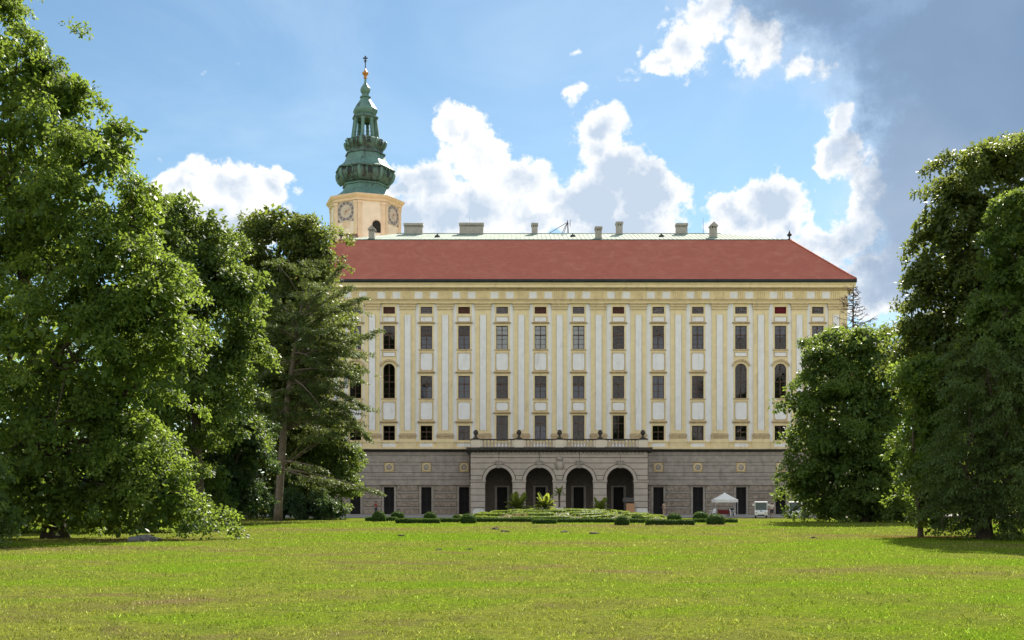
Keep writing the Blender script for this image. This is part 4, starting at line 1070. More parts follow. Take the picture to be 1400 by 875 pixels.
    oct_('gilt_finial', [(1.4, 108), (2.4, 107.2), (2.4, 105.8), (1.6, 105.2), (2.4, 103.6), (4.2, 101.0), (4.6, 99.6), (3.0, 98.8), (2.0, 97), (1.2, 96), (0.9, 94)], 'gilt', 12, True)
    m = MB(); m.tube([(cx, cy, zz(95)), (cx, cy, zz(76.5))], [0.09, 0.06], 6); m.build('spire_rod', 'iron', t)
    m = MB(); zc2 = zz(81)
    m.box(cx - 0.13, cx + 0.13, cy - 0.08, cy + 0.08, zz(86), zz(76.5)); m.box(cx - 0.42, cx + 0.42, cy - 0.07, cy + 0.07, zz(80.4), zz(78.8)); m.box(cx - 0.28, cx + 0.28, cy - 0.065, cy + 0.065, zz(83.8), zz(82.8))
    m.build('cross', 'iron', t)
build_tower()
# small brick-capped stack standing between the tower and the palace roof
def build_stack():
    Y = 172.0
    c = thing('roof_stack', (PX(480, Y), Y, 30), 'low wide chimney stack with brown slotted cap before the clock tower', 'chimney')
    x0, x1 = PX(472, Y), PX(488, Y); z1 = PZ(319.5, Y); zb = 30.0
    m = MB(); m.box(x0 + 0.1, x1 - 0.1, Y, Y + 1.2, zb, z1 - 0.75); m.build('shaft', 'chimney', c)
    for k in range(8):
        xx = x0 + 0.15 + (x1 - x0 - 0.45) * k / 7; m = MB(); m.box(xx, xx + 0.14, Y, Y + 1.2, z1 - 0.75, z1 - 0.28); m.build('pier', 'chimney', c)
    m = MB(); m.box(x0 - 0.1, x1 + 0.1, Y - 0.1, Y + 1.3, z1 - 0.28, z1); m.build('cap', 'brick', c)
build_stack()

# ------------------------------------------------------------------ foliage
def quad_mesh(name, V, tint, mats):
    """V: (n,4,3) leaf quads, tint: (n,)"""
    n = len(V)
    me = bpy.data.meshes.new(name)
    me.vertices.add(n * 4); me.vertices.foreach_set('co', V.astype(np.float32).ravel())
    me.loops.add(n * 4); me.loops.foreach_set('vertex_index', np.arange(n * 4, dtype=np.int32))
    me.polygons.add(n); me.polygons.foreach_set('loop_start', np.arange(0, n * 4, 4, dtype=np.int32))
    at = me.attributes.new('tint', 'FLOAT', 'POINT'); at.data.foreach_set('value', np.repeat(tint, 4).astype(np.float32))
    me.materials.append(M[mats]); me.update(calc_edges=True)
    return me
def unit(a): return a / np.maximum(np.linalg.norm(a, axis=-1, keepdims=True), 1e-9)

def leaves(cent, nrm, cr, per, ls, rs, flat=0.55, width=0.30, droop=0.25, upbias=0.45, jitter=0.9, clump_tint=None, axis=None):
    """leaf quads scattered round clump centres; returns quads and tints"""
    n = len(cent); N = n * per
    C = np.repeat(cent, per, 0); Nn = np.repeat(nrm, per, 0)
    sc = np.repeat(rs.uniform(0.65, 1.3, n), per)[:, None] * cr
    o = unit(rs.normal(size=(N, 3))) * (rs.uniform(0, 1, (N, 1)) ** 0.45)
    h = (o * Nn).sum(1, keepdims=True)
    o = o - Nn * h * (1 - flat)
    rad = np.linalg.norm(o - Nn * (o * Nn).sum(1, keepdims=True), axis=1, keepdims=True)
    o = o - Nn * (rad ** 2) * 0.35
    if axis is not None:                       # stretch clumps along their twig
        A = np.repeat(axis, per, 0); o = o + A * (o * A).sum(1, keepdims=True) * 1.4
    p = C + o * sc
    a = unit(o * 0.8 + rs.normal(size=(N, 3)) * 0.6 + np.array([0, 0, -droop]))
    nn = unit(Nn * 0.6 + np.array([0, 0, upbias]) + rs.normal(size=(N, 3)) * jitter * 0.6)
    b = unit(np.cross(nn, a))
    l = (ls * rs.uniform(0.65, 1.3, N))[:, None]; w = l * width
    V = np.stack([p, p + a * l * 0.5 + b * w, p + a * l, p + a * l * 0.5 - b * w], 1)
    ct = rs.uniform(0, 1, n) if clump_tint is None else clump_tint
    t = np.clip(np.repeat(ct, per) * 0.6 + rs.uniform(0, 0.45, N), 0, 1)
    return V, t

def wave_noise(rs, wl, k=14):
    d = unit(rs.normal(size=(k, 3))) * (2 * math.pi / (wl * rs.uniform(0.6, 1.5, (k, 1)))); ph = rs.uniform(0, 6.28, k)
    return lambda p: np.sin(p @ d.T + ph).sum(1) / math.sqrt(k / 2)

def sample_clumps(blobs, n, rs, inner=0.5, gap=0.9, gap_wl=3.0, bump=0.2, zmin=0.25, sprig=0.0):
    B = np.array(blobs); c = B[:, :3]; r = B[:, 3:6]
    wgt = (r[:, 0] * r[:, 1] + r[:, 1] * r[:, 2] + r[:, 0] * r[:, 2]); wgt = wgt / wgt.sum()
    gn = wave_noise(rs, gap_wl); bn = wave_noise(rs, gap_wl * 0.8)
    out_c, out_n = [], []
    tot = 0
    for _ in range(40):
        m = n * 2
        k = rs.choice(len(B), m, p=wgt)
        d = unit(rs.normal(size=(m, 3)))
        rf = inner + (1 - inner) * rs.uniform(0, 1, m) ** 0.6
        p = c[k] + r[k] * d * rf[:, None]
        p = c[k] + (p - c[k]) * (1 + bump * bn(c[k] + r[k] * d))[:, None]
        sp_ = (rf > 0.9) & (rs.uniform(0, 1, m) < 0.3)
        p = p + (d * np.array([1, 1, 0.6]) + np.array([0, 0, 0.35])) * (sp_ * rs.uniform(0.1, 1.0, m) * sprig)[:, None]
        q = np.linalg.norm((p[:, None, :] - c[None]) / r[None], axis=2)
        deep = (q < 0.55).any(1) & (rs.uniform(0, 1, m) < 0.8)
        ok = ~deep & (gn(p) < gap) & (p[:, 2] > zmin)
        out_c.append(p[ok]); out_n.append(unit(d[ok] / r[k][ok])); tot += ok.sum()
        if tot >= n: break
    return np.concatenate(out_c)[:n], np.concatenate(out_n)[:n]

def pblobs(Y, lst):
    """crown lobes: (px, py, rx, ry[, dY, depth radius factor]) seen at distance Y -> metres"""
    out = []
    for b in lst:
        dY = b[4] if len(b) > 4 else 0.0; kf = b[5] if len(b) > 5 else 1.0
        y = Y + dY; s = y / FPX
        out.append((PX(b[0], y), y, PZ(b[1], y), b[2] * s, kf * 0.5 * (b[2] + b[3]) * s, b[3] * s))
    return out

def limbs(mb, base, blobs, cl, rs, r0, lean=None, fork=0.35, twigs=5, thin=1.0):
    B = np.array(blobs); top = B[B[:, 2].argmax()]
    H = top[2]
    bx, by = base
    def trunk(f): # lightly bent stem from base to the top lobe
        s = f * f * 0.9
        return Vector((bx + (top[0] - bx) * s + 0.25 * math.sin(f * 5 + bx), by + (top[1] - by) * s + 0.2 * math.cos(f * 4), H * f))
    fs = [0, 0.03, 0.1, 0.25, 0.45, 0.65, 0.85, 1.0]
    mb.tube([trunk(f) - (Vector((0, 0, 0.1)) if f == 0 else Vector()) for f in fs], [r0 * k for k in (1.5, 1.12, 1.0, 0.85, 0.65, 0.42, 0.22, 0.08)], 9)
    for b in blobs:
        c = Vector(b[:3])
        f = min(0.8, max(fork * 0.5, (c.z - b[5] * 0.9) / H * 0.85))
        st = trunk(f); rr = r0 * (1 - f * 0.8) * 0.5
        mid = st.lerp(c, 0.5) + Vector((rs.normal() * 0.3, rs.normal() * 0.3, 0.12 * (c - st).length))
        mb.tube([st, st.lerp(mid, 0.5) + Vector((0, 0, 0.1)), mid, c], [rr, rr * 0.8, rr * 0.6, rr * 0.35], 6)
        d = np.linalg.norm((cl - np.array(b[:3])) / np.array(b[3:6]), axis=1)
        near = np.where(d < 1.25)[0]
        if len(near):
            for j in rs.choice(near, min(twigs, len(near)), replace=False):
                e = Vector(cl[j]); m2 = c.lerp(e, 0.5) + Vector((rs.normal() * 0.2, rs.normal() * 0.2, 0.15 * (e - c).length + rs.normal() * 0.1))
                mb.tube([mid.lerp(c, rs.uniform(0.2, 1.0)), m2, e], [rr * 0.35 * thin, rr * 0.22 * thin, 0.015], 5)

def broadleaf(name, label, cat, base, blobs, n, cr, per, ls, mname, seed, r0=0.35, bark='bark', group=None, gap=0.9, gap_wl=3.0, inner=0.5, droop=0.25, width=0.30, twigs=5, flat=0.55, upbias=0.45, zmin=0.25, fill=0.22, pad_n=11, pad_r=2.3):
    rs = np.random.RandomState(seed)
    # boughs: flattened pads of twig clumps, layered with gaps between them
    K = max(8, int(n / pad_n))
    pc, pd = sample_clumps(blobs, K, rs, inner, gap, gap_wl, zmin=zmin + cr * 0.5, sprig=cr * 1.15)
    dd = np.sort(np.linalg.norm(pc[:, None] - pc[None], axis=2), axis=1)[:, 3]; keep = dd < np.quantile(dd, 0.965)   # no stray tufts
    pc, pd = pc[keep], pd[keep]
    pn = unit(pd * 0.45 + np.array([0, 0, 0.75]) + rs.normal(size=pd.shape) * 0.18)
    k = rs.randint(0, len(pc), n)
    o = rs.normal(size=(n, 3)); o = unit(o) * rs.uniform(0, 1, (n, 1)) ** 0.5
    o = o - pn[k] * (o * pn[k]).sum(1, keepdims=True) * 0.72
    rr = (o ** 2).sum(1, keepdims=True)
    out = pd[k] * np.array([1, 1, 0.2])
    pr = (cr * pad_r * rs.uniform(0.6, 1.25, len(pc)))[k][:, None]
    cl = pc[k] + (o + out * 0.35 * np.abs((o * unit(out)).sum(1, keepdims=True)) - np.array([0, 0, 0.45]) * rr) * pr
    nr = unit(pn[k] + o * 0.35)
    ok = cl[:, 2] > zmin; cl, nr, k = cl[ok], nr[ok], k[ok]
    tn = wave_noise(rs, 4.5)
    ct = np.clip(0.5 + 0.25 * tn(cl) + (rs.normal(size=len(pc)) * 0.22)[k] + rs.normal(size=len(cl)) * 0.12, 0, 1)
    V, t = leaves(cl, nr, cr * 0.82, per, ls, rs, flat, width, droop, upbias, clump_tint=ct)
    # inner boughs, larger leaves deep in the crown, tinted darker as crown shade
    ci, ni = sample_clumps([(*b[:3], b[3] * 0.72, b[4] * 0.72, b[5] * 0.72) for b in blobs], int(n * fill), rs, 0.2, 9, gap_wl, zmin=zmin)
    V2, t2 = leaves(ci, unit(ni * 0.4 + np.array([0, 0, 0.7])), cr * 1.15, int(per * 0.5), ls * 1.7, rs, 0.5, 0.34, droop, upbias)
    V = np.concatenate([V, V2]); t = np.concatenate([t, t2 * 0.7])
    root = thing(name, (base[0], base[1], 0), label, cat, group)
    me = quad_mesh('crown', V - np.array([base[0], base[1], 0]), t, mname)
    place(me, 'crown', root, (base[0], base[1], 0))
    mb = MB(); limbs(mb, base, blobs, pc, rs, r0, twigs=twigs)
    mb.build('trunk', bark, root, (base[0], base[1], 0))
    return root

def trees():
    # ---- left side
    Y = 52.0
    broadleaf('lime_tree', 'huge bright green tree overhanging the lawn beside the low grey stones', 'tree', (PX(60, Y), Y + 1), pblobs(Y, [
        (-60, 60, 130, 130, 2), (20, 110, 62, 95), (85, 130, 38, 42, 0, 1.3), (60, 230, 110, 100), (150, 200, 52, 34), (185, 180, 24, 20), (100, 300, 110, 95, -1),
        (185, 300, 55, 62), (160, 390, 100, 90, -1), (222, 430, 62, 75), (90, 470, 130, 120, -1.5), (190, 530, 78, 70), (60, 590, 120, 110, -1), (170, 620, 80, 66, -0.5),
        (205, 680, 72, 44, -0.5), (245, 690, 46, 32), (120, 690, 90, 48, -1), (30, 690, 70, 46, -1), (-60, 400, 110, 220, 1), (-70, 620, 100, 110)]),
        2900, 0.62, 58, 0.20, 'leaf_lime', 11, 0.5, fill=0.36, gap=0.95, gap_wl=2.6, twigs=7, width=0.27, upbias=0.35)
    Y = 42.0
    broadleaf('elder_shrub', 'low leafy shrub with drooping branches at the near foot of the huge bright tree', 'shrub', (PX(-25, Y), Y), pblobs(Y, [(-20, 640, 52, 66), (5, 690, 34, 42), (-60, 700, 60, 50)]),
        230, 0.34, 70, 0.15, 'leaf_mid', 12, 0.08, twigs=5, droop=0.6, gap=1.0)
    Y = 63.0
    broadleaf('undergrowth_shrub', 'dark undergrowth shrub filling the shade behind the huge bright tree trunk', 'shrub', (PX(90, Y), Y), pblobs(Y, [(0, 670, 80, 50), (90, 660, 90, 55), (180, 675, 70, 42), (-100, 660, 90, 60), (235, 690, 40, 26)]),
        520, 0.7, 36, 0.28, 'leaf_dark', 18, 0.12, gap=1.4, fill=0.4, zmin=0.1)
    Y = 76.0
    broadleaf('maple_tree', 'dark green tree with a rugged top between the huge bright tree and the larch', 'tree', (PX(275, Y), Y), pblobs(Y, [
        (245, 292, 40, 38), (215, 330, 50, 60), (298, 318, 40, 40), (262, 370, 80, 62), (328, 390, 34, 34), (300, 450, 72, 66), (338, 470, 34, 40), (344, 385, 16, 12), (250, 540, 70, 90), (320, 540, 36, 60), (200, 450, 60, 120, 2), (240, 640, 80, 70, 1)]),
        1500, 0.75, 50, 0.25, 'leaf_mid', 13, 0.4, fill=0.3, gap=1.0, gap_wl=3.2)
    Y = 110.0
    broadleaf('chestnut_tree', 'tall olive brown tree with dense rounded crown behind the larch trunk', 'tree', (PX(372, Y), Y + 2), pblobs(Y, [
        (388, 308, 56, 38), (346, 335, 30, 42), (428, 335, 30, 40), (440, 362, 18, 20), (390, 365, 62, 50), (430, 378, 26, 42), (360, 430, 60, 66), (410, 450, 56, 70), (375, 530, 70, 80), (420, 560, 50, 80), (380, 640, 78, 66, 1)]),
        1800, 0.95, 46, 0.31, 'leaf_olive', 14, 0.45, fill=0.45, gap=1.15, gap_wl=3.5)
    Y = 82.0
    broadleaf('magnolia_shrub', 'grey green rounded shrub tree under the dark tree, left of the larch trunk', 'shrub', (PX(318, Y), Y), pblobs(Y, [(325, 572, 34, 32), (335, 610, 34, 36), (300, 630, 44, 46), (345, 660, 26, 36), (318, 675, 44, 32), (270, 670, 40, 40)]),
        620, 0.5, 50, 0.22, 'leaf_dark', 15, 0.18, gap=1.1, droop=0.5)
    Y = 112.0
    broadleaf('weeping_tree', 'small drooping dark green tree against the palace base, right of the larch', 'tree', (PX(452, Y), Y), pblobs(Y, [(455, 606, 34, 20), (472, 622, 20, 30), (440, 640, 34, 44), (465, 650, 22, 26), (420, 655, 40, 46)]),
        620, 0.6, 46, 0.26, 'leaf_mid', 16, 0.2, gap=1.1, droop=0.9, flat=0.9, upbias=0.2)
    Y = 105.0
    broadleaf('laurel_bush', 'dark low bush at the foot of the drooping tree', 'bush', (PX(440, Y), Y), pblobs(Y, [(450, 692, 26, 14), (425, 688, 34, 20), (462, 697, 14, 8), (400, 686, 30, 24)]),
        330, 0.45, 46, 0.2, 'leaf_dark', 17, 0.1, gap=1.3, zmin=0.1)
    for k, (px, py, h) in enumerate(((-260, 700, 300), (-120, 700, 330), (40, 700, 320), (170, 700, 300), (290, 700, 230))):
        Y = 118.0 + 3 * (k % 2)
        lab = ['dark background tree behind the huge bright tree, farthest from the palace', 'broad dark background tree behind the shrub with drooping branches', 'dark background tree straight behind the huge bright tree trunk', 'dark background tree between the huge bright tree and the dark rugged tree', 'dark background tree behind the grey green shrub tree'][k]
        broadleaf('background_tree', lab, 'tree', (PX(px, Y), Y), pblobs(Y, [(px, py - h * 0.75, 70, 60), (px - 40, py - h * 0.5, 70, 70), (px + 45, py - h * 0.45, 70, 70), (px, py - h * 0.2, 95, 60), (px + 20, py - 18, 90, 22)]),
            420, 1.3, 30, 0.5, 'leaf_dark', 40 + k, 0.5, group='dark trees far behind the left-hand trees', gap=1.3, twigs=2)
    # ---- right side
    Y = 94.0
    broadleaf('beech_tree', 'broad dense dark green tree in front of the palace corner and white carts', 'tree', (PX(1188, Y), Y), pblobs(Y, [
        (1160, 478, 44, 40), (1195, 500, 50, 55), (1130, 520, 45, 45), (1092, 545, 36, 16), (1066, 552, 14, 9), (1160, 560, 72, 62), (1215, 580, 46, 66), (1120, 600, 48, 50), (1118, 645, 40, 46), (1165, 645, 66, 58), (1215, 655, 44, 50), (1098, 662, 18, 24), (1148, 690, 42, 17), (1200, 692, 50, 16), (1079, 700, 6, 9)]),
        1800, 0.72, 52, 0.25, 'leaf_mid', 21, 0.42, fill=0.28, gap=1.25, gap_wl=2.6, width=0.30)
    Y = 122.0
    broadleaf('ash_tree', 'yellowish olive tree top showing above and behind the broad dense tree', 'tree', (PX(1225, Y), Y), pblobs(Y, [(1212, 470, 42, 30), (1250, 470, 46, 45), (1180, 490, 34, 36), (1230, 540, 70, 70), (1230, 620, 70, 60)]),
        620, 0.9, 46, 0.30, 'leaf_olive', 22, 0.35, gap=1.0)
    Y = 60.0
    broadleaf('hornbeam_tree', 'tall olive green tree with feathery outline against the storm cloud', 'tree', (PX(1350, Y), Y + 1), pblobs(Y, [
        (1345, 228, 50, 40), (1395, 215, 40, 38), (1308, 262, 36, 36), (1276, 300, 28, 24), (1350, 290, 60, 55), (1300, 340, 52, 50), (1420, 300, 70, 80), (1275, 395, 30, 36), (1330, 410, 70, 62), (1268, 455, 28, 30), (1300, 480, 56, 46), (1400, 420, 80, 90), (1340, 540, 80, 80), (1430, 560, 90, 110), (1290, 540, 44, 50)]),
        1800, 0.62, 54, 0.22, 'leaf_olive', 23, 0.42, fill=0.4, gap=0.95, gap_wl=2.5, width=0.27)
    Y = 52.0
    broadleaf('walnut_tree', 'fresh green tree crown leaning in from beyond the dark yew', 'tree', (PX(1455, Y), Y + 2), pblobs(Y, [(1408, 290, 32, 44), (1385, 345, 34, 40), (1420, 380, 56, 60), (1375, 420, 34, 44), (1450, 300, 60, 100), (1450, 480, 70, 80)]),
        620, 0.52, 60, 0.19, 'leaf_mid', 24, 0.3, gap=1.0)
    Y = 55.5
    broadleaf('hazel_tree', 'small yellow green sunlit tree squeezed between the dense tree and the yew', 'tree', (PX(1254, Y), Y), pblobs(Y, [(1252, 520, 24, 40), (1262, 580, 26, 44), (1250, 630, 20, 26), (1272, 650, 26, 36), (1282, 690, 22, 26), (1290, 600, 30, 60), (1266, 706, 30, 22)]),
        430, 0.45, 56, 0.19, 'leaf_lime', 25, 0.13, gap=1.0)
    for k, (px, py, h, Y) in enumerate(((1320, 695, 130, 125), (1420, 695, 160, 130), (1530, 700, 240, 118), (1680, 700, 260, 120))):
        lab = ['dark background tree behind the small yellow green sunlit tree', 'dark background tree behind the yew and the feathery tree', 'dark background tree right of the yew, second farthest from the palace', 'dark background tree right of the yew, farthest from the palace'][k]
        broadleaf('background_tree', lab, 'tree', (PX(px, Y), Y), pblobs(Y, [(px, py - h * 0.75, 60, 50), (px - 40, py - h * 0.5, 60, 60), (px + 45, py - h * 0.45, 60, 60), (px, py - h * 0.25, 85, 40)]),
            320, 1.3, 30, 0.5, 'leaf_dark', 50 + k, 0.45, group='dark trees far behind the right-hand trees', gap=1.3, twigs=2)
    # ---- yew: many arching boughs carrying flat drooping sprays
    Y = 51.0; rs = np.random.RandomState(31); bx, by = PX(1368, Y), Y + 1.0
    bl = pblobs(Y, [(1345, 520, 56, 60), (1330, 590, 60, 55), (1318, 650, 62, 52), (1306, 700, 44, 32), (1390, 560, 70, 90), (1400, 660, 90, 74), (1350, 700, 60, 36), (1440, 600, 80, 120)])
    cl, nr = sample_clumps(bl, 1350, rs, 0.55, 1.2, 2.0, 0.2, zmin=0.15)
    out = unit((cl - np.array([bx, by, 0])) * np.array([1, 1, 0]))
    ax = unit(out + np.array([0, 0, -0.45]) + rs.normal(size=cl.shape) * 0.25)
    V, t = leaves(cl, unit(np.array([[0, 0, 1.0]]) + out * 0.5), 0.30, 54, 0.17, rs, 0.28, 0.18, 0.5, 0.5, axis=ax)
    root = thing('yew_tree', (bx, by, 0), 'dark drooping yew reaching the lawn below the tall feathery tree', 'tree')
    place(quad_mesh('crown', V - np.array([bx, by, 0]), t, 'leaf_yew'), 'crown', root, (bx, by, 0))
    mb = MB(); limbs(mb, (bx, by), bl, cl, rs, 0.34, twigs=8); mb.build('trunk', 'bark', root, (bx, by, 0))
    # ---- larch: straight pale trunk, long boughs reaching towards the palace
    Y = 99.0; rs = np.random.RandomState(32)
    def P3(px, py, dy=0): return Vector((PX(px, Y + dy), Y + dy, PZ(py, Y + dy)))
    bx, by = PX(380, Y), Y
    stem = [Vector((bx, by, -0.1)), P3(381, 690), P3(384, 640), P3(388, 590), P3(394, 540), P3(400, 500), P3(404, 470), P3(408, 445), P3(411, 425), P3(413, 410)]
    root = thing('larch_tree', (bx, by, 0), 'tall larch with pale bare trunk and long feathery boughs before the palace', 'tree')
    mb = MB(); mb.tube(stem, [0.46, 0.36, 0.33, 0.31, 0.28, 0.25, 0.2, 0.14, 0.09, 0.03], 10)
    boughs = [  # start fraction on stem (index), end px,py, dy, sag
        (6.4, 498, 405, -1, 1.0), (6.0, 478, 440, 1.5, 0.6), (5.4, 520, 449, -1.5, -0.4), (5.2, 470, 480, 1, 0.5), (4.8, 496, 520, -2, 1.2), (4.4, 500, 556, -1, 1.5), (4.0, 505, 598, 0, 2.4), (4.2, 470, 540, 2, 1.0),
        (7.2, 470, 360, 1, 0.6), (7.4, 462, 420, -2, 0.6), (3.2, 470, 600, 2, 1.2), (6.2, 350, 440, -2, 0.8), (5.2, 350, 520, -1, 1.0), (6.8, 370, 400, 2, 0.6), (4.2, 345, 560, 1.5, 1), (5.6, 440, 500, -4, 0.6), (4.6, 440, 560, -4, 0.8), (3.6, 360, 600, -2, 1),
        (2.0, 470, 664, -1, -0.3), (2.0, 520, 672, -1.5, 0.3), (2.2, 440, 640, -2, 0.2), (7.0, 480, 390, -1.5, 0.8), (5.0, 485, 470, 2, 0.6), (4.6, 480, 500, 0, 0.8), (4.1, 488, 575, 1, 1.6)]
    C, A = [], []
    for (si, px, py, dy, sag) in boughs:
        i = int(si); st = stem[i].lerp(stem[i + 1], si - i); e = P3(px, py, dy)
        L = (e - st).length; mid = st.lerp(e, 0.5) + Vector((0, 0, sag))
        def q(u): return st * (1 - u) ** 2 + mid * 2 * u * (1 - u) + e * u * u
        pts = [q(u) for u in (0, 0.2, 0.4, 0.6, 0.8, 1)]
        mb.tube(pts, [0.12, 0.095, 0.075, 0.055, 0.035, 0.012], 6)
        n = int(L * 8)
        for _ in range(n):
            u = rs.uniform(0.22, 1.02) ** 0.8
            p = q(min(u, 1)); d = (q(min(1, u + 0.02)) - q(u - 0.02)).normalized()
            side = d.cross(Vector((0, 0, 1))).normalized() * rs.normal() * 1.0 * (1.2 - u)
            C.append(p + side + Vector((0, 0, -abs(rs.normal()) * 0.45 * (1.2 - u)))); A.append((d + side * 0.7 + Vector((0, 0, -0.35))).normalized())
    C = np.array([list(c) for c in C]); A = np.array([list(a) for a in A])
    V, t = leaves(C, np.tile(np.array([[0, 0, 1.0]]), (len(C), 1)), 0.27, 34, 0.19, rs, 0.4, 0.2, 0.5, 0.5, axis=A)
    # fuller inner boughs round the stem: flat layered pads of fine sprays
    bl = pblobs(Y, [(432, 420, 40, 44), (452, 470, 42, 44), (446, 530, 44, 46), (425, 385, 30, 34), (468, 560, 26, 40), (400, 470, 44, 60), (412, 560, 40, 44), (478, 500, 20, 40), (455, 590, 30, 22)])
    pc, pd = sample_clumps(bl, 130, rs, 0.35, 1.3, 3.0, 0.25, sprig=1.2)
    kk = rs.randint(0, len(pc), 1900); o = unit(rs.normal(size=(1900, 3))) * rs.uniform(0, 1, (1900, 1)) ** 0.5 * np.array([1.0, 1.0, 0.16])
    ho = unit(pd * np.array([1, 1, 0]) + np.array([0.25, 0, 0])); al = (o * ho[kk]).sum(1, keepdims=True)
    cc = pc[kk] + (o + ho[kk] * al * 0.7) * 1.35 - np.array([0, 0, 0.55]) * (al.clip(0, 1) ** 2)
    V3, t3 = leaves(cc, unit(np.array([[0, 0, 1.0]]) + ho[kk] * 0.3), 0.30, 30, 0.20, rs, 0.45, 0.2, 0.6, 0.5)
    V = np.concatenate([V, V3]); t = np.concatenate([t, t3])
    for p_ in pc[::2]:
        zb = min(max(p_[2] - 1.2, 3), stem[-1].z); i = max(j for j in range(len(stem)) if stem[j].z <= zb + 0.01)
        st = stem[i]; e = Vector(p_); mb.tube([st, st.lerp(e, 0.5) + Vector((0, 0, 0.3)), e], [0.035, 0.025, 0.01], 4)
    place(quad_mesh('crown', V - np.array([bx, by, 0]), t, 'leaf_needle'), 'crown', root, (bx, by, 0))
    mb.build('trunk', 'bark_pale', root, (bx, by, 0))
    # ---- dead conifer top beside the palace corner
    Y = 108.0; rs = np.random.RandomState(33); bx = PX(1166, Y)
    root = thing('dead_spruce', (bx, Y, 0), 'bare dead spruce top with brown twigs at the palace corner', 'tree')
    mb = MB(); zt = PZ(390, Y); mb.tube([(bx, Y, -0.1), (bx, Y, zt * 0.5), (bx + 0.05, Y, zt)], [0.3, 0.2, 0.03], 7)
    for k in range(110):
        z = zt * (0.66 + 0.33 * (k / 110) ** 0.9); L = (0.35 + (zt - z) * 0.5) * rs.uniform(0.4, 1.25); a = rs.uniform(0, 6.28)
        d = Vector((math.cos(a), math.sin(a), 0)); s_ = Vector((bx, Y, z)); dr = rs.uniform(-0.1, 0.5)
        q = lambda u: s_ + d * L * u + Vector((0, 0, -dr * L * u + 0.45 * L * u * u * rs.uniform(0.5, 1.2)))
        pts = [q(u) + Vector(rs.normal(size=3) * 0.03) for u in (0, 0.35, 0.7, 1.0)]
        mb.tube(pts, [0.045, 0.034, 0.022, 0.006], 4)
        for j in range(15):
            u = rs.uniform(0.25, 1); b = pts[1].lerp(pts[3], u); sd = Vector(rs.normal(size=3)).normalized()
            mb.tube([b, b + (sd * 0.3 + d * 0.2) * rs.uniform(0.3, 1.1) + Vector((0, 0, -0.1))], [0.018, 0.006], 3)
    mb.build('trunk', 'deadwood', root, (bx, Y, 0))
trees()

# ------------------------------------------------------------------ parterre: clipped box, mound, palms
def dome(cx, cy, r, h, z0=0.0, n=20, m=7, rs=None, tall=0.35):
    """clipped box ball: short upright skirt then a dome, lightly uneven"""
    mb = MB(); prof = [(r * 0.93, -0.02), (r, h * tall * 0.6)] + [(r * math.cos(math.pi / 2 * k / m) ** 0.85, h * tall + h * (1 - tall) * math.sin(math.pi / 2 * k / m)) for k in range(m)]
    prof.append((0.02, h))
    mb.lathe(prof, cx, cy, n)
    mb.v = [(x + rs.normal() * 0.012, y + rs.normal() * 0.012, z0 + z + rs.normal() * 0.012) for x, y, z in mb.v]
    return mb
def box_leaf_coat(pts, nrm, rs, ls=0.07):
    n = len(pts)
    a = unit(rs.normal(size=(n, 3)) + nrm * 0.6); nn = unit(nrm + rs.normal(size=(n, 3)) * 0.6); b = unit(np.cross(nn, a)); l = ls * rs.uniform(0.6, 1.3, (n, 1))
    V = np.stack([pts, pts + a * l * 0.5 + b * l * 0.32, pts + a * l, pts + a * l * 0.5 - b * l * 0.32], 1)
    return V, rs.uniform(0, 1, n)
def coat_mesh(me, count, rs):
    """random points and normals on a mesh"""
    me.calc_loop_triangles(); n = len(me.loop_triangles)
    tv = np.empty(n * 3, dtype=np.int32); me.loop_triangles.foreach_get('vertices', tv); tv = tv.reshape(-1, 3)
    co = np.empty(len(me.vertices) * 3, dtype=np.float32); me.vertices.foreach_get('co', co); co = co.reshape(-1, 3)
    A, B, C = co[tv[:, 0]], co[tv[:, 1]], co[tv[:, 2]]
    cr = np.cross(B - A, C - A); ar = np.linalg.norm(cr, axis=1); k = rs.choice(n, count, p=ar / ar.sum())
    u, v = rs.uniform(0, 1, (2, count, 1)); fl = (u + v) > 1; u = np.where(fl, 1 - u, u); v = np.where(fl, 1 - v, v)
    return A[k] + (B[k] - A[k]) * u + (C[k] - A[k]) * v, unit(cr[k])

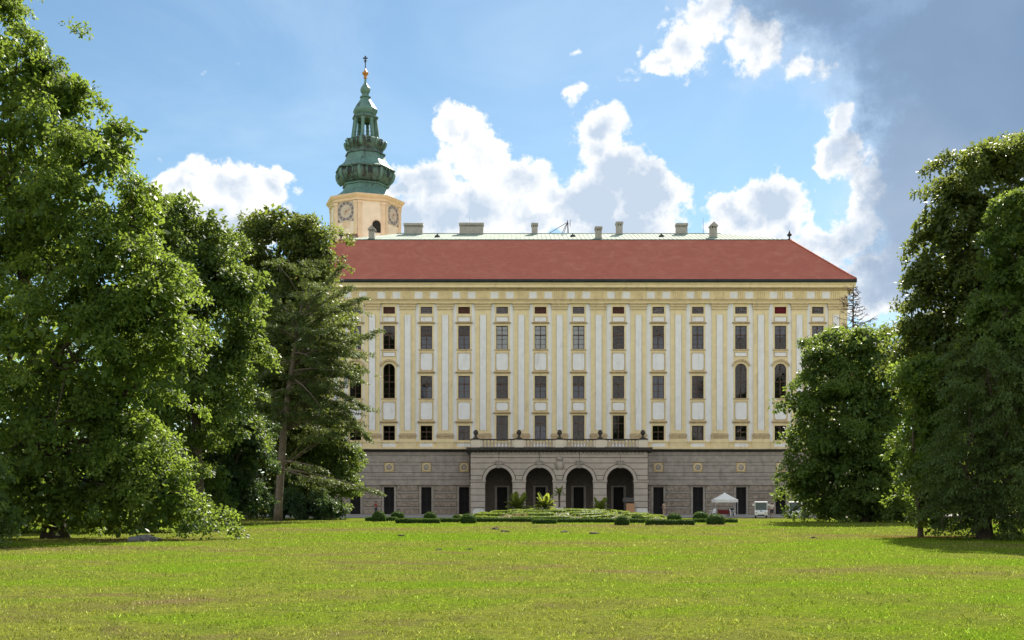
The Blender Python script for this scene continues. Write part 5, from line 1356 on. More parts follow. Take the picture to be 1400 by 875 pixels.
def parterre():
    rs = np.random.RandomState(61)
    def clipped(mb, name, label, cat, group, density):
        o0 = mb.base(); o0 = (o0[0], o0[1], 0.0)
        root = thing(name, o0, label, cat, group)
        me = mb.mesh('body', 'leaf_box', o0)
        at = me.attributes.new('tint', 'FLOAT', 'POINT'); at.data.foreach_set('value', rs.uniform(0.1, 0.6, len(me.vertices)).astype(np.float32))
        place(me, 'body', root, o0)
        p, n = coat_mesh(me, density, rs)
        V, t = box_leaf_coat(p, n, rs, 0.10); place(quad_mesh('foliage', V, t, 'leaf_box'), 'foliage', root, o0)
    balls = [(518, 713, 9, 14, 'clipped box ball at the hedge end nearest the red-shirted person'), (543.5, 708.5, 8.6, 9, 'low clipped box ball straight below the person in red, half hidden behind a hedge'),
             (588, 710.5, 8.4, 10, 'clipped box ball rising behind the front hedge left of the left white bench'), (625, 711, 5.6, 6.5, 'smallest box ball, next to the large one near the left white bench'),
             (640.5, 715.5, 10.4, 12.5, 'large dark clipped box ball in front of the left white bench'), (744.5, 711, 7.8, 7.5, 'box ball half sunk behind the hedge below the sunlit palm'),
             (850.5, 718, 9.6, 12, 'large dark clipped box ball below the terracotta board'), (869.5, 712, 6.8, 7, 'small box ball in front of the right white bench'),
             (922, 711, 9.2, 8.5, 'clipped box ball behind the hedge below the person in beige'), (958, 711, 10, 11, 'box ball beside the white tent, behind the large one'), (978.5, 717, 12.0, 13.5, 'largest clipped box ball, in front of the white tent')]
    for px, pb, hw, h, lab in balls:
        Y = GY(pb); s = Y / FPX
        clipped(dome(PX(px, Y), Y, hw * s, h * s, rs=rs), 'box_ball', lab, 'topiary', 'clipped box balls along the flower bed', 1500)
    hedges = [(500, 542, 712.5, 5.0, 'low clipped hedge through the box ball nearest the red-shirted person'), (541.5, 600, 715.6, 5.6, 'front low hedge between the box balls left of the left white bench'),
              (601.5, 632, 714.2, 5.0, 'short low hedge left of the large box ball by the left bench'), (651, 742, 713.8, 4.8, 'long low hedge below the flower mound, right of the large left box ball'), (729, 760, 716.2, 5.4, 'short front hedge stub below the sunlit palm'),
              (760.5, 842, 714.6, 4.8, 'long low hedge below the flower mound, left of the ball under the terracotta board'), (859, 884, 715.2, 5.0, 'short low hedge below the right white bench'), (884.5, 948.5, 717.8, 6.4, 'front low hedge below the person in beige'), (950, 1008, 714.6, 4.4, 'low hedge passing behind the largest box ball before the tent')]
    for a, b, pb, h, lab in hedges:
        Y = GY(pb); s = Y / FPX; x0, x1 = PX(a, Y), PX(b, Y); H = h * s; n = max(4, int((x1 - x0) / 0.35)); mb = MB()
        vs_ = []
        for i in range(n + 1):
            x = x0 + (x1 - x0) * i / n
            for y, z in ((0.0, -0.02), (-0.04, H * 0.5), (0.0, H * 0.93), (0.08, H), (0.55, H), (0.62, H * 0.9), (0.6, -0.02)): vs_.append((x + rs.normal() * 0.01, Y + y + rs.normal() * 0.012, z + (rs.normal() * 0.015 if z > 0 else 0)))
        fs = [(7 * i + k, 7 * i + k + 1, 7 * i + 8 + k, 7 * i + 7 + k) for i in range(n) for k in range(6)] + [tuple(range(7)), tuple(7 * n + k for k in range(6, -1, -1))]
        mb.add(vs_, fs, 0, True); clipped(mb, 'low_hedge', lab, 'hedge', 'low clipped hedges in front of the flower mound', int(700 * (x1 - x0)))
    # mound
    cx, cy, r, H = PX(766, 107), 107.0, 10.6, 0.86
    hz = lambda x, y: H * max(0.0, 1 - ((x - cx) ** 2 + (y - cy) ** 2) / (r * r)) ** 0.8
    mb = MB(); n = 48; prof = [1.0, 0.93, 0.82, 0.68, 0.5, 0.3, 0.12, 0.005]; vs_ = []; fs = []
    for f in prof:
        for k in range(n):
            a = 2 * math.pi * k / n; x, y = cx + r * f * math.cos(a), cy + r * f * math.sin(a); vs_.append((x, y, hz(x, y) + 0.005 + (rs.normal() * 0.02 if f < 0.95 else 0)))
    for i in range(len(prof) - 1):
        for k in range(n): fs.append((i * n + k, i * n + (k + 1) % n, (i + 1) * n + (k + 1) % n, (i + 1) * n + k))
    fs.append(tuple((len(prof) - 1) * n + k for k in range(n)))
    mb.add(vs_, fs, 0, True)
    o0 = (cx, cy, 0); me = mb.mesh('flower_mound', 'soil', o0); mound = place(me, 'flower_mound', None, o0)
    tag(mound, kind='structure')
    p, nrm = coat_mesh(me, 42000, rs); V, t = leaves(p[:6000] + nrm[:6000] * 0.04, nrm[:6000], 0.14, 6, 0.13, rs, 0.5, 0.3, 0.0, 0.6)
    place(quad_mesh('ground_cover', V, t, 'leaf_cover'), 'ground_cover', None, o0)
    tag(bpy.data.objects['ground_cover'], 'bright green carpet planting covering the round mound', 'plants', kind='stuff')
    # scrolls of clipped box on the mound, each a low curved hedge
    def arc(rad, a0, a1, w, h, label, spiral=0.0):
        mb = MB(); n = max(6, int(abs(a1 - a0) * rad / 0.45)); vs_ = []
        for i in range(n + 1):
            u = i / n; a = a0 + (a1 - a0) * u; R_ = rad + spiral * u
            for dr, dz in ((-w / 2, -0.05), (-w / 2, h * 0.85), (-w * 0.3, h), (w * 0.3, h), (w / 2, h * 0.85), (w / 2, -0.05)):
                x, y = cx + (R_ + dr) * math.cos(a), cy + (R_ + dr) * math.sin(a); vs_.append((x + rs.normal() * .01, y + rs.normal() * .01, hz(x, y) + dz + rs.normal() * 0.012))
        fs = [(6 * i + k, 6 * i + k + 1, 6 * i + 7 + k, 6 * i + 6 + k) for i in range(n) for k in range(5)] + [tuple(range(6)), tuple(6 * n + k for k in range(5, -1, -1))]
        mb.add(vs_, fs, 0, True)
        o1 = mb.base(); root = thing('box_scroll', o1, label, 'hedge', 'clipped box scrolls on the flower mound')
        me = mb.mesh('body', 'leaf_cover', o1); at = me.attributes.new('tint', 'FLOAT', 'POINT'); at.data.foreach_set('value', rs.uniform(0.3, 0.9, len(me.vertices)).astype(np.float32)); place(me, 'body', root, o1)
        p, nn = coat_mesh(me, int(600 * abs(a1 - a0) * rad * 0.5) + 200, rs); V, t = box_leaf_coat(p, nn, rs, 0.08); place(quad_mesh('foliage', V, np.clip(t + 0.1, 0, 1), 'leaf_cover'), 'foliage', root, o1)
    lab = 'low curved scroll of clipped box on the round flower mound'
    for rad in (9.9, 8.3, 6.6, 5.0, 3.4):
        nseg = int(rad * 0.9) + 2
        for k in range(nseg):
            a0 = 2 * math.pi * k / nseg + rad; arc(rad + rs.normal() * 0.15, a0, a0 + 2 * math.pi / nseg * rs.uniform(0.6, 0.85), 0.36, 0.20 + 0.05 * rs.rand(), lab, rs.normal() * 0.5)
    # side lawnlets / flowers
    def flowers(name, label, pts, mname, ls):
        pts = np.array(pts); n = len(pts); nn = unit(np.array([[0, -0.5, 1.0]]) + rs.normal(size=(n, 3)) * 0.4); V, t = box_leaf_coat(pts, nn, rs, ls)
        o = place(quad_mesh(name, V, t, mname), name, None, (0, 0, 0)); tag(o, label, 'flowers', kind='stuff')
    pk = []
    for _ in range(200):
        px = rs.uniform(683, 722); Yq = rs.uniform(98.4, 99.6); x = PX(px, Yq); pk.append((x, Yq, hz(x, Yq) + rs.uniform(0.14, 0.3)))
    flowers('peach_flowers', 'strip of peach coloured flowers on the mound between two box scrolls', pk, 'flower_pink', 0.10)
    wf = []
    for _ in range(700):
        px = rs.choice([rs.uniform(733, 743), rs.uniform(750, 770)]); Yq = rs.uniform(106, 108.5); x = PX(px, Yq); wf.append((x, Yq, hz(x, Yq) + rs.uniform(0.05, 0.26)))
    flowers('white_flowers', 'white flowers on top of the mound around the sunlit palm', wf, 'flower_white', 0.10)
    # ---- palms
    def frond_mesh(L, seed, arch, leafl, fan=False):
        r = np.random.RandomState(seed); mb = MB(); pts = []
        for i in range(11):
            u = i / 10; pts.append(Vector((L * u * math.cos(arch * 0.8) * (1 - 0.12 * u * u), 0, L * (math.sin(arch) * u - (0.62 - 0.36 * arch) * u * u))))
        mb.tube(pts, [0.03 * (1 - 0.8 * i / 10) + 0.004 for i in range(11)], 4)
        for i in range(5, 34):
            u = i / 34; k = min(9, int(u * 10)); p = pts[k].lerp(pts[k + 1], u * 10 - k); d = (pts[k + 1] - pts[k]).normalized()
            ll = leafl * (math.sin(math.pi * min(1, u * 0.85 + 0.16)) ** 0.6)
            for sg in (-1, 1):
                dv = (Vector((0, sg, 0)) * 0.8 + d * 0.75 + Vector((0, 0, 0.25 - 0.15 * r.rand()))).normalized() * ll
                w = d * 0.016
                mb.add([p - w, p + w, p + dv * 0.6 + w * 0.9 + Vector((0, 0, -0.02 * ll)), p + dv + Vector((0, 0, -0.16 * ll)), p + dv * 0.6 - w * 0.9 + Vector((0, 0, -0.02 * ll))], [(0, 1, 2, 3, 4)])
        me = mb.mesh('frond', 'leaf_palm'); at = me.attributes.new('tint', 'FLOAT', 'POINT'); at.data.foreach_set('value', np.full(len(me.vertices), 0.35 + 0.5 * r.rand(), dtype=np.float32))
        return me
    FR = [frond_mesh(1.0, 70 + k, a, 0.25) for k, a in enumerate((1.25, 1.0, 0.75, 0.5, 0.2))]
    def palm(px, ptop, pbase, Y, L, trunk_h, r_t, label, nf=26):
        r = np.random.RandomState(int(px)); x, y = PX(px, Y), Y; z0 = hz(x, y)
        root = thing('palm', (x, y, z0), label, 'palm', 'palms before the portico')
        m = MB(); m.tube([(x, y, z0 - 0.1), (x + 0.02, y, z0 + trunk_h * 0.5), (x, y, z0 + trunk_h)], [r_t * 1.15, r_t, r_t * 1.2], 9); m.build('trunk', 'bark', root)
        for k in range(nf):
            f = place(FR[min(4, int(5 * k / nf))], 'frond', root, (x, y, z0 + trunk_h - 0.02))
            f.rotation_euler = (0, 0, k * 2.4 + r.normal() * 0.2); s = L * r.uniform(0.8, 1.1); f.scale = (s, s, s)
    palm(746, 670, 698, 106.0, 1.75, 0.42, 0.20, 'sunlit yellow green feather palm on top of the mound')
    palm(707.5, 666, 698, 127.0, 2.3, 0.95, 0.20, 'tall bushy palm in shade before the pier between the first two arches', 30)
    palm(820.5, 673, 698, 127.0, 1.9, 0.75, 0.18, 'low shaded palm before the pier between the last two arches', 28)
    palm(764.5, 665, 698, 132.0, 1.05, 2.75, 0.11, 'slim tall-stemmed palm with small head in front of the middle pier', 22)
parterre()

# ------------------------------------------------------------------ benches, tent, carts and other small things
def bench(px, pyb, Y, w, label, rounded):
    x, y = PX(px, Y), Y
    root = thing('white_bench', (x, y, 0), label, 'bench', 'white benches on the forecourt')
    for k in range(5):
        m = MB(); m.box(x - w / 2, x + w / 2, y - 0.25 + k * 0.09, y - 0.18 + k * 0.09, 0.43, 0.46); m.build('seat_slat', 'whitepaint', root)
    n = 9
    for k in range(n):
        xx = x - w / 2 + w * (k + 0.5) / n; h = 0.92 - (0.16 * abs(2 * (k + .5) / n - 1) ** 2 if rounded else 0)
        m = MB(); m.box(xx - w / n * 0.36, xx + w / n * 0.36, y + 0.22, y + 0.25, 0.46, h); m.build('back_slat', 'whitepaint', root)
    m = MB(); pts = [(x - w / 2 + w * k / 12, y + 0.235, 0.93 - (0.17 * abs(2 * k / 12 - 1) ** 2 if rounded else 0)) for k in range(13)]; m.tube(pts, 0.035, 6); m.build('top_rail', 'whitepaint', root)
    for sx in (-1, 1):
        for yy in (-0.22, 0.22):
            m = MB(); xx = x + sx * (w / 2 - 0.05); m.box(xx - 0.03, xx + 0.03, y + yy - 0.03, y + yy + 0.03, 0, 0.43 if yy < 0 else 0.8); m.build('leg', 'whitepaint', root)
        m = MB(); xx = x + sx * (w / 2 + 0.01); m.box(xx - 0.025, xx + 0.025, y - 0.26, y + 0.2, 0.64, 0.68); m.box(xx - 0.025, xx + 0.025, y - 0.25, y - 0.2, 0.43, 0.64); m.build('armrest', 'whitepaint', root)
bench(654.5, 702, 121.5, 1.25, 'white bench with rounded back beside the first arch pier', True)
bench(878.0, 704, 121.0, 1.2, 'white bench with straight back beside the last arch pier', False)

def plastic_chair(x, y, rz, label):
    root = thing('garden_chair', (x, y, 0), label, 'chair', 'white chairs under the tent')
    def put(name, mb): 
        o = mb.build(name, 'whitepaint', None, (0, 0, 0)); o.parent = root; o.location = (0, 0, 0)
    m = MB(); m.box(-0.24, 0.24, -0.24, 0.24, 0.42, 0.45); put('seat', m)
    for k in range(4):
        m = MB(); xx = -0.18 + 0.12 * k; m.add([(xx - 0.045, 0.22, 0.45), (xx + 0.045, 0.22, 0.45), (xx + 0.05, 0.32, 0.86), (xx - 0.05, 0.32, 0.86), (xx - 0.045, 0.24, 0.45), (xx + 0.045, 0.24, 0.45), (xx + 0.05, 0.34, 0.86), (xx - 0.05, 0.34, 0.86)], [(0, 1, 2, 3), (4, 5, 6, 7), (0, 1, 5, 4), (1, 2, 6, 5), (2, 3, 7, 6), (3, 0, 4, 7)]); put('back_slat', m)
    m = MB(); m.tube([(-0.25, 0.33, 0.8), (-0.15, 0.34, 0.89), (0.15, 0.34, 0.89), (0.25, 0.33, 0.8)], 0.03, 6); put('top_rail', m)
    for sx in (-1, 1):
        m = MB(); m.tube([(sx * 0.26, 0.3, 0.66), (sx * 0.28, 0, 0.67), (sx * 0.27, -0.24, 0.63)], 0.028, 6); put('armrest', m)
        for sy in (-1, 1):
            m = MB(); m.tube([(sx * 0.22, sy * 0.22, 0.42), (sx * 0.26, sy * 0.26, 0)], [0.03, 0.022], 6); put('leg', m)
    root.rotation_euler = (0, 0, rz)

def tent():
    Y = 128.0; x0, x1 = PX(975.5, Y), PX(1006, Y); y0, y1 = Y - 1.3, Y + 1.3; ze, zv, zp = PZ(683, Y), PZ(687, Y), PZ(673.5, Y); cx = (x0 + x1) / 2
    root = thing('market_tent', (cx, Y, 0), 'white pointed pop-up tent before the palace wall beside the white cart', 'tent')
    m = MB(); N = 6; ring = []
    vs_ = []; 
    for i in range(N + 1):
        u = i / N; s = 1 - u; z = ze + (zp - ze) * (u ** 1.12)
        vs_ += [(cx - (cx - x0) * s, Y - (Y - y0) * s, z), (cx + (x1 - cx) * s, Y - (Y - y0) * s, z), (cx + (x1 - cx) * s, Y + (y1 - Y) * s, z), (cx - (cx - x0) * s, Y + (y1 - Y) * s, z)]
    fs = [(4 * i + k, 4 * i + (k + 1) % 4, 4 * i + 4 + (k + 1) % 4, 4 * i + 4 + k) for i in range(N) for k in range(4)]
    m.add(vs_, fs); m.build('canopy', 'canvas', root)
    for a, b in (((x0, y0), (x1, y0)), ((x1, y0), (x1, y1)), ((x1, y1), (x0, y1)), ((x0, y1), (x0, y0))):
        m = MB(); n = 14; vs_ = []
        for k in range(n + 1):
            u = k / n; xx, yy = a[0] + (b[0] - a[0]) * u, a[1] + (b[1] - a[1]) * u; w = 0.025 * math.sin(u * 40)
            vs_ += [(xx + w * (abs(b[1] - a[1]) > 1), yy + w * (abs(b[0] - a[0]) > 1), zv + 0.03 * abs(math.sin(u * 22))), (xx, yy, ze + 0.01)]
        m.add(vs_, [(2 * k, 2 * k + 2, 2 * k + 3, 2 * k + 1) for k in range(n)]); m.build('valance', 'canvas', root)
    for xx in (x0 + 0.04, x1 - 0.04):
        for yy in (y0 + 0.04, y1 - 0.04):
            m = MB(); m.box(xx - 0.03, xx + 0.03, yy - 0.03, yy + 0.03, 0, ze); m.build('leg', 'steel', root)
    # table with red cloth
    t = thing('market_table', (cx - 0.1, Y, 0), 'table under a red cloth inside the white tent', 'table')
    m = MB(); a, b = cx - 0.85, cx + 0.45; vs_ = []; n = 12
    m.box(a, b, Y - 0.4, Y + 0.4, 0.72, 0.76)
    m.build('tabletop', 'redcloth', t)
    m = MB()
    for k in range(n):
        u0, u1 = a + (b - a) * k / n, a + (b - a) * (k + 1) / n; w0, w1 = 0.03 * math.sin(k * 1.9), 0.03 * math.sin((k + 1) * 1.9)
        m.add([(u0, Y - 0.44 + w0, 0.3), (u1, Y - 0.44 + w1, 0.3), (u1, Y - 0.41, 0.74), (u0, Y - 0.41, 0.74)], [(0, 1, 2, 3)])
    m.build('cloth_drop', 'redcloth', t)
    for xx in (a + 0.1, b - 0.1):
        for yy in (Y - 0.32, Y + 0.32):
            m = MB(); m.box(xx - 0.025, xx + 0.025, yy - 0.025, yy + 0.025, 0, 0.72); m.build('leg', 'iron', t)
    s = thing('dark_bench', (cx + 0.9, Y + 0.3, 0), 'dark folding bench inside the white tent next to the red table', 'bench')
    m = MB(); m.box(cx + 0.55, cx + 1.15, Y + 0.1, Y + 0.5, 0.42, 0.47); m.build('seat', 'iron', s)
    m = MB(); m.box(cx + 0.55, cx + 1.15, Y + 0.48, Y + 0.52, 0.55, 0.95); m.build('backrest', 'iron', s)
    for xx in (cx + 0.6, cx + 1.1):
        for yy in (Y + 0.14, Y + 0.48):
            m = MB(); m.box(xx - 0.025, xx + 0.025, yy - 0.02, yy + 0.02, 0, 0.42 if yy < Y + .3 else 0.55); m.build('leg', 'iron', s)
    plastic_chair(PX(974.0, 126.5), 126.4, R(-60), 'white plastic chair at the tent side nearest the box balls')
    plastic_chair(PX(1001.5, 126.5), 126.4, R(70), 'white plastic chair at the tent side nearest the white cart')
tent()

def cart(px, pyb, Y, label, rz=0.0):
    root = thing('electric_cart', (PX(px, Y), Y, 0), label, 'cart', 'white electric carts on the forecourt')
    def put(name, mb, mats, par=None):
        o = mb.build(name, mats, None, (0, 0, 0)); o.parent = par or root; o.location = (0, 0, 0); return o
    W = 0.66; L = 3.2   # nose at y = 0, faces -Y
    m = MB(); m.prism_x([(0.10, 0.24), (0.0, 0.34), (0.02, 0.56), (0.10, 0.74), (0.30, 0.84), (0.55, 0.86), (0.60, 0.42), (L - 0.6, 0.42), (L - 0.5, 0.80), (L, 0.80), (L, 0.26)], -W, W)
    bev = put('body', m, 'whitepaint'); md = bev.modifiers.new('bevel', 'BEVEL'); md.width = 0.05; md.segments = 2
    m = MB(); m.prism_x([(0.18, 1.66), (0.26, 1.73), (L - 0.1, 1.73), (L, 1.66)], -W - 0.02, W + 0.02); rf = put('roof', m, 'whitepaint'); md = rf.modifiers.new('bevel', 'BEVEL'); md.width = 0.04; md.segments = 2
    for sx in (-1, 1):
        for (ya, yb) in ((0.36, 0.26), (1.6, 1.6), (L - 0.2, L - 0.2)):
            m = MB(); m.tube([(sx * (W - 0.05), ya, 0.5), (sx * (W - 0.04), yb, 1.68)], 0.035, 6); put('pillar', m, 'whitepaint')
        m = MB(); m.lathe([(0.02, 0), (0.10, 0.0), (0.12, 0.03), (0.10, 0.06)], 0, 0, 12); m.v = [(sx * 0.46 + a, 0.02 - c, 0.60 + b * 0.7) for a, b, c in m.v]; put('headlight', m, 'lamp')
        m = MB(); m.tube([(sx * (W - 0.02), 0.24, 1.40), (sx * (W + 0.13), 0.16, 1.42)], 0.015, 5); m.box(sx * (W + 0.07), sx * (W + 0.21), 0.13, 0.17, 1.28, 1.52); put('mirror', m, 'whitepaint')
        for yw in (0.62, L - 0.55):
            m = MB(); m.lathe([(0.16, 0.0), (0.24, 0.0), (0.26, 0.03), (0.26, 0.13), (0.24, 0.16), (0.16, 0.16)], 0, 0, 18); m.v = [(sx * (W - 0.09) + (c - 0.08), yw + a, 0.26 + b) for a, b, c in m.v]; wh = put('tyre', m, 'rubber')
            m = MB(); m.lathe([(0.02, 0.02), (0.16, 0.02), (0.16, 0.14), (0.02, 0.14)], 0, 0, 12); m.v = [(sx * (W - 0.09) + (c - 0.08), yw + a, 0.26 + b) for a, b, c in m.v]; put('rim', m, 'steel', wh)
    m = MB(); m.add([(-W + 0.08, 0.33, 0.86), (W - 0.08, 0.33, 0.86), (W - 0.08, 0.25, 1.64), (-W + 0.08, 0.25, 1.64), (-W + 0.08, 0.345, 0.86), (W - 0.08, 0.345, 0.86), (W - 0.08, 0.265, 1.64), (-W + 0.08, 0.265, 1.64)], [(0, 1, 2, 3), (4, 5, 6, 7), (0, 1, 5, 4), (1, 2, 6, 5), (2, 3, 7, 6), (3, 0, 4, 7)]); put('windshield', m, 'carglass')
    m = MB(); m.box(-0.34, 0.34, -0.035, 0.02, 0.27, 0.38); put('bumper', m, 'rubber')
    m = MB(); m.add([(-0.09, 0.05, 0.80), (0.09, 0.05, 0.80), (0, 0.0, 0.66)], [(0, 1, 2)]); put('badge', m, 'iron')
    for yw in (1.0, 1.9):
        m = MB(); m.box(-W + 0.1, W - 0.1, yw, yw + 0.45, 0.45, 0.62); m.box(-W + 0.1, W - 0.1, yw + 0.42, yw + 0.52, 0.62, 1.1); put('seat', m, 'navy')
    root.rotation_euler = (0, 0, rz)
cart(1040.5, 708.5, 115.0, 'white electric shuttle cart facing the lawn beside the person with pale shirt', R(-12.8))
cart(1087.5, 709, 113.0, 'white electric cart mostly hidden behind the dense tree foliage', R(-14))

def person(px, Y, h, label, shirt, legs, facing=0.0, stride=0.12, arms=0.0, short=False):
    """standing figure: one skinned body, clothing and hair as shells over it"""
    x = PX(px, Y); root = thing('person', (x, Y, 0), label, 'person')
    s = h / 1.72
    J = {'pel': (0, 0, 0.95), 'wai': (0, 0, 1.10), 'che': (0, 0.0, 1.30), 'nek': (0, 0, 1.46), 'hd0': (0, -0.01, 1.55), 'hd1': (0, -0.015, 1.66),
         'hl': (0.09, 0, 0.90), 'kl': (0.10, -stride * 0.5 - 0.02, 0.49), 'al': (0.10, -stride, 0.08), 'tl': (0.11, -stride - 0.16, 0.03),
         'hr': (-0.09, 0, 0.90), 'kr': (-0.10, stride * 0.4 - 0.03, 0.49), 'ar': (-0.10, stride, 0.08), 'tr': (-0.11, stride - 0.16, 0.03),
         'sl': (0.17, 0, 1.41), 'el': (0.23, 0.05 * (1 - arms), 1.14), 'wl': (0.24, -0.08 - 0.1 * arms, 0.90 + 0.2 * arms), 'fl': (0.24, -0.12 - 0.12 * arms, 0.78 + 0.22 * arms),
         'sr': (-0.17, 0, 1.41), 'er': (-0.23, 0.05, 1.14), 'wr': (-0.25, -0.06, 0.90), 'fr': (-0.25, -0.09, 0.78)}
    E = [('pel', 'wai'), ('wai', 'che'), ('che', 'nek'), ('nek', 'hd0'), ('hd0', 'hd1'), ('pel', 'hl'), ('hl', 'kl'), ('kl', 'al'), ('al', 'tl'), ('pel', 'hr'), ('hr', 'kr'), ('kr', 'ar'), ('ar', 'tr'),
         ('che', 'sl'), ('sl', 'el'), ('el', 'wl'), ('wl', 'fl'), ('che', 'sr'), ('sr', 'er'), ('er', 'wr'), ('wr', 'fr')]
    Rd = {'pel': .13, 'wai': .12, 'che': .14, 'nek': .055, 'hd0': .085, 'hd1': .085, 'hl': .09, 'kl': .055, 'al': .04, 'tl': .035, 'hr': .09, 'kr': .055, 'ar': .04, 'tr': .035, 'sl': .06, 'el': .042, 'wl': .03, 'fl': .028, 'sr': .06, 'er': .042, 'wr': .03, 'fr': .028}
    def skin(name, names, grow, mname):
        nm = [n for n in J if n in names]; ix = {n: i for i, n in enumerate(nm)}
        me = bpy.data.meshes.new(name); me.from_pydata([tuple(c * s for c in J[n]) for n in nm], [(ix[a], ix[b]) for a, b in E if a in ix and b in ix], [])
        o = bpy.data.objects.new(name, me); COL.objects.link(o); o.parent = root
        md = o.modifiers.new('skin', 'SKIN'); md.use_smooth_shade = True
        for i, n in enumerate(nm):
            r = (Rd[n] + grow) * s; me.skin_vertices[0].data[i].radius = (r, r * (0.75 if n in ('pel', 'wai', 'che') else 1))
            me.skin_vertices[0].data[i].use_root = (i == 0)
        sb = o.modifiers.new('subsurf', 'SUBSURF'); sb.levels = 1; sb.render_levels = 1
        me.materials.append(M[mname]); return o
    skin('body', set(J), 0.0, 'skin')
    skin('shirt', {'pel', 'wai', 'che', 'sl', 'el', 'sr', 'er'}, 0.022, shirt)
    lg = {'pel', 'hl', 'kl', 'hr', 'kr'} | (set() if short else {'al', 'ar'})
    skin('trousers', lg, 0.018, legs)
    m = MB(); m.lathe([(0.098, 1.60), (0.104, 1.66), (0.095, 1.72), (0.06, 1.755), (0.01, 1.765)], 0, 0.012, 12); m.v = [tuple(c * s for c in v) for v in m.v]
    hr = m.build('hair', 'hair', None, (0, 0, 0)); hr.parent = root; hr.location = (0, 0, 0)
    for sx in (-1, 1):
        m = MB(); m.lathe([(0.012, 0), (0.008, 0.008)], 0, 0, 6); m.v = [((sx * 0.032 + a) * s, (-0.098 - c) * s, (1.635 + b) * s) for a, b, c in m.v]; e = m.build('eye', 'iron', None, (0, 0, 0)); e.parent = root; e.location = (0, 0, 0)
    m = MB(); m.add([(-0.012 * s, -0.092 * s, 1.61 * s), (0.012 * s, -0.092 * s, 1.61 * s), (0, -0.118 * s, 1.605 * s), (0, -0.092 * s, 1.645 * s)], [(0, 1, 2), (0, 2, 3), (1, 3, 2)]); e = m.build('nose', 'skin', None, (0, 0, 0)); e.parent = root; e.location = (0, 0, 0)
    root.rotation_euler = (0, 0, facing)
person(514, 147.0, 1.72, 'person in red shirt and dark trousers walking along the grey palace wall', 'redshirt', 'navy', R(80), 0.22)
person(908, 139.0, 1.70, 'person in beige clothes standing before the ground-floor door', 'beige', 'beige', R(200), 0.05, 0.5)
person(1055.3, 115.5, 1.62, 'person in pale shirt and navy shorts beside the white cart', 'paleshirt', 'navy', R(185), 0.16, 0.4, True)

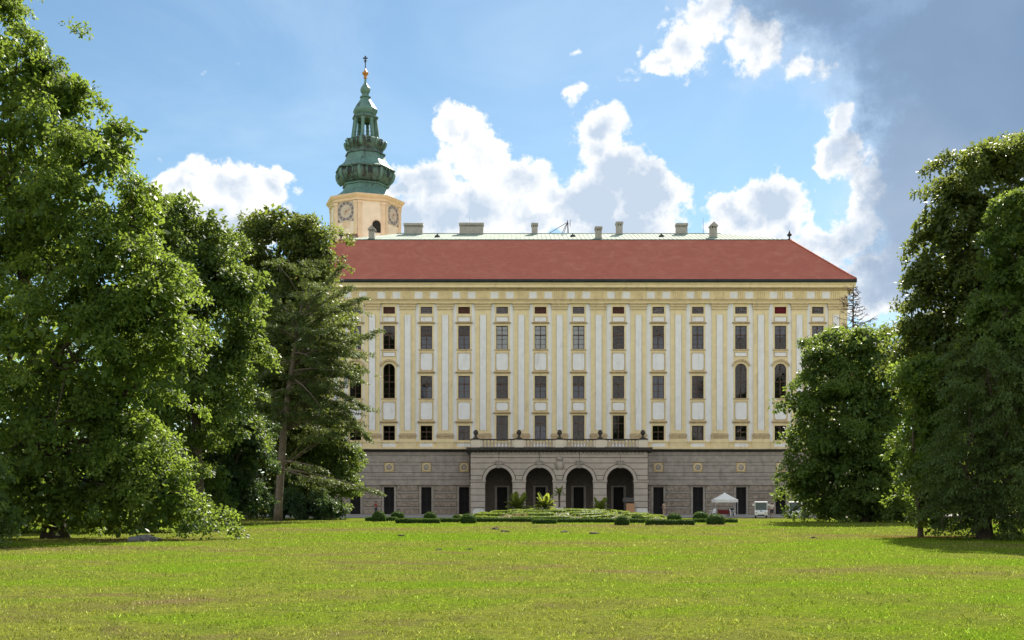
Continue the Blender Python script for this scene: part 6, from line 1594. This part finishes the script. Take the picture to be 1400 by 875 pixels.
def odds():
    Y = 142.2; x0, x1 = PX(856.3, Y), PX(867.5, Y)
    t = thing('terracotta_board', ((x0 + x1) / 2, Y, 0), 'terracotta coloured upright box under the last portico arch', 'box')
    m = MB(); m.box(x0, x1, Y, Y + 0.35, 0.08, PZ(688, Y)); b = m.build('body', 'terracotta', t); md = b.modifiers.new('bevel', 'BEVEL'); md.width = 0.02
    m = MB(); m.box(x0 - 0.04, x1 + 0.04, Y - 0.04, Y + 0.39, PZ(688, Y), PZ(687.4, Y)); m.build('lid', 'brownwood', t)
    m = MB(); m.box(x0 + 0.05, x1 - 0.05, Y + 0.04, Y + 0.31, 0, 0.08); m.build('base', 'iron', t)
    Y = 142.9; x0, x1 = PX(851.5, Y), PX(866.5, Y)
    t = thing('grey_panel', ((x0 + x1) / 2, Y, 0), 'dark grey information panel on posts behind the terracotta coloured box', 'panel')
    m = MB(); m.box(x0, x1, Y, Y + 0.06, PZ(686.3, Y), PZ(680.3, Y)); m.build('board', 'panelgrey', t)
    for xx in (x0 + 0.15, x1 - 0.15):
        m = MB(); m.box(xx - 0.03, xx + 0.03, Y + 0.061, Y + 0.12, 0, PZ(681, Y)); m.build('post', 'iron', t)
    # stones under the big tree
    rs = np.random.RandomState(91)
    for k, (px, py, w, h) in enumerate(((199, 740, 0.46, 0.22), (183, 740.5, 0.32, 0.16), (213, 739, 0.28, 0.1))):
        Yq = GY(py); bm = bmesh.new(); bmesh.ops.create_icosphere(bm, subdivisions=3, radius=1.0); wn = wave_noise(np.random.RandomState(90 + k), 1.4)
        for v in bm.verts:
            f = 1 + 0.12 * wn(np.array([list(v.co)]))[0]; v.co = Vector((v.co.x * w * f, v.co.y * w * 0.7 * f, max(-0.12, v.co.z * h * f)))
        me = bpy.data.meshes.new('boulder'); bm.to_mesh(me); bm.free(); me.materials.append(M['greystone'])
        o = place(me, 'boulder', None, (PX(px, Yq), Yq, h * 0.5))
        tag(o, ['largest of the pale grey stones at the foot of the huge bright tree', 'small pale grey stone beside the largest one, under the huge bright tree', 'flattest pale grey stone at the edge of the huge bright tree shadow'][k], 'stone', 'grey stones under the huge bright tree')
    for k, (px, py, w) in enumerate(((548, 733, 0.3), (600, 752, 0.22), (642, 751.5, 0.2), (677, 724, 0.5), (690, 727.5, 0.45), (772, 728, 0.45), (812, 730, 0.45), (1112, 736, 0.3))):
        Yq = GY(py); bm = bmesh.new(); bmesh.ops.create_icosphere(bm, subdivisions=3, radius=1.0); wn = wave_noise(np.random.RandomState(190 + k), 0.9)
        for v in bm.verts:
            f = 1 + 0.18 * wn(np.array([list(v.co)]))[0]; w2 = w * 0.62; v.co = Vector((v.co.x * w2 * f, v.co.y * w2 * 0.8 * f, max(-0.05, v.co.z * w2 * 0.36 * f)))
        me = bpy.data.meshes.new('molehill'); bm.to_mesh(me); bm.free(); me.materials.append(M['soil'])
        o = place(me, 'molehill', None, (PX(px, Yq), Yq, 0.0)); tag(o, 'small dark earth molehill on the open lawn', 'molehill', 'molehills on the lawn')
odds()

# ------------------------------------------------------------------ grass blades on the near lawn
def grass():
    rs = np.random.RandomState(5)
    N = 270000
    u = rs.uniform(0, 1, N); Y0, Y1 = 11.0, 100.0
    Y = Y0 * (Y1 / Y0) ** u                           # more blades near the camera
    X_ = np.where(rs.uniform(0, 1, N) < 0.82, rs.uniform(-0.54, 0.54, N), rs.uniform(-1.1, 1.1, N)) * (Y + 2)
    pn = wave_noise(rs, 0.9); p2 = np.stack([X_, Y, np.zeros(N)], 1)
    h = (0.026 + 0.008 * pn(p2)).clip(0.012, 0.06) * rs.uniform(0.6, 1.6, N) * (0.8 + Y / 60)
    w = (0.003 + 0.00020 * Y) * rs.uniform(0.7, 1.3, N)
    a = rs.uniform(0, 2 * math.pi, N); d = np.stack([np.cos(a), np.sin(a), np.zeros(N)], 1)
    le = rs.uniform(0, 2 * math.pi, N); ln = np.stack([np.cos(le), np.sin(le), np.zeros(N)], 1) * (h * rs.uniform(0.2, 1.1, N))[:, None]
    up = np.array([0, 0, 1.0])
    b = p2 + up * -0.005
    V = np.stack([b - d * w[:, None], b + d * w[:, None], b + ln * 0.45 + up * (h * 0.7)[:, None] + d * (w * 0.7)[:, None], b + ln + up * h[:, None]], 1)
    o = place(quad_mesh('lawn_grass', V, rs.uniform(0, 1, N), 'blades'), 'lawn_grass', None, (0, 0, 0))
    tag(o, 'short mown grass with dry and lush patches on the open lawn', 'grass', kind='stuff')
grass()
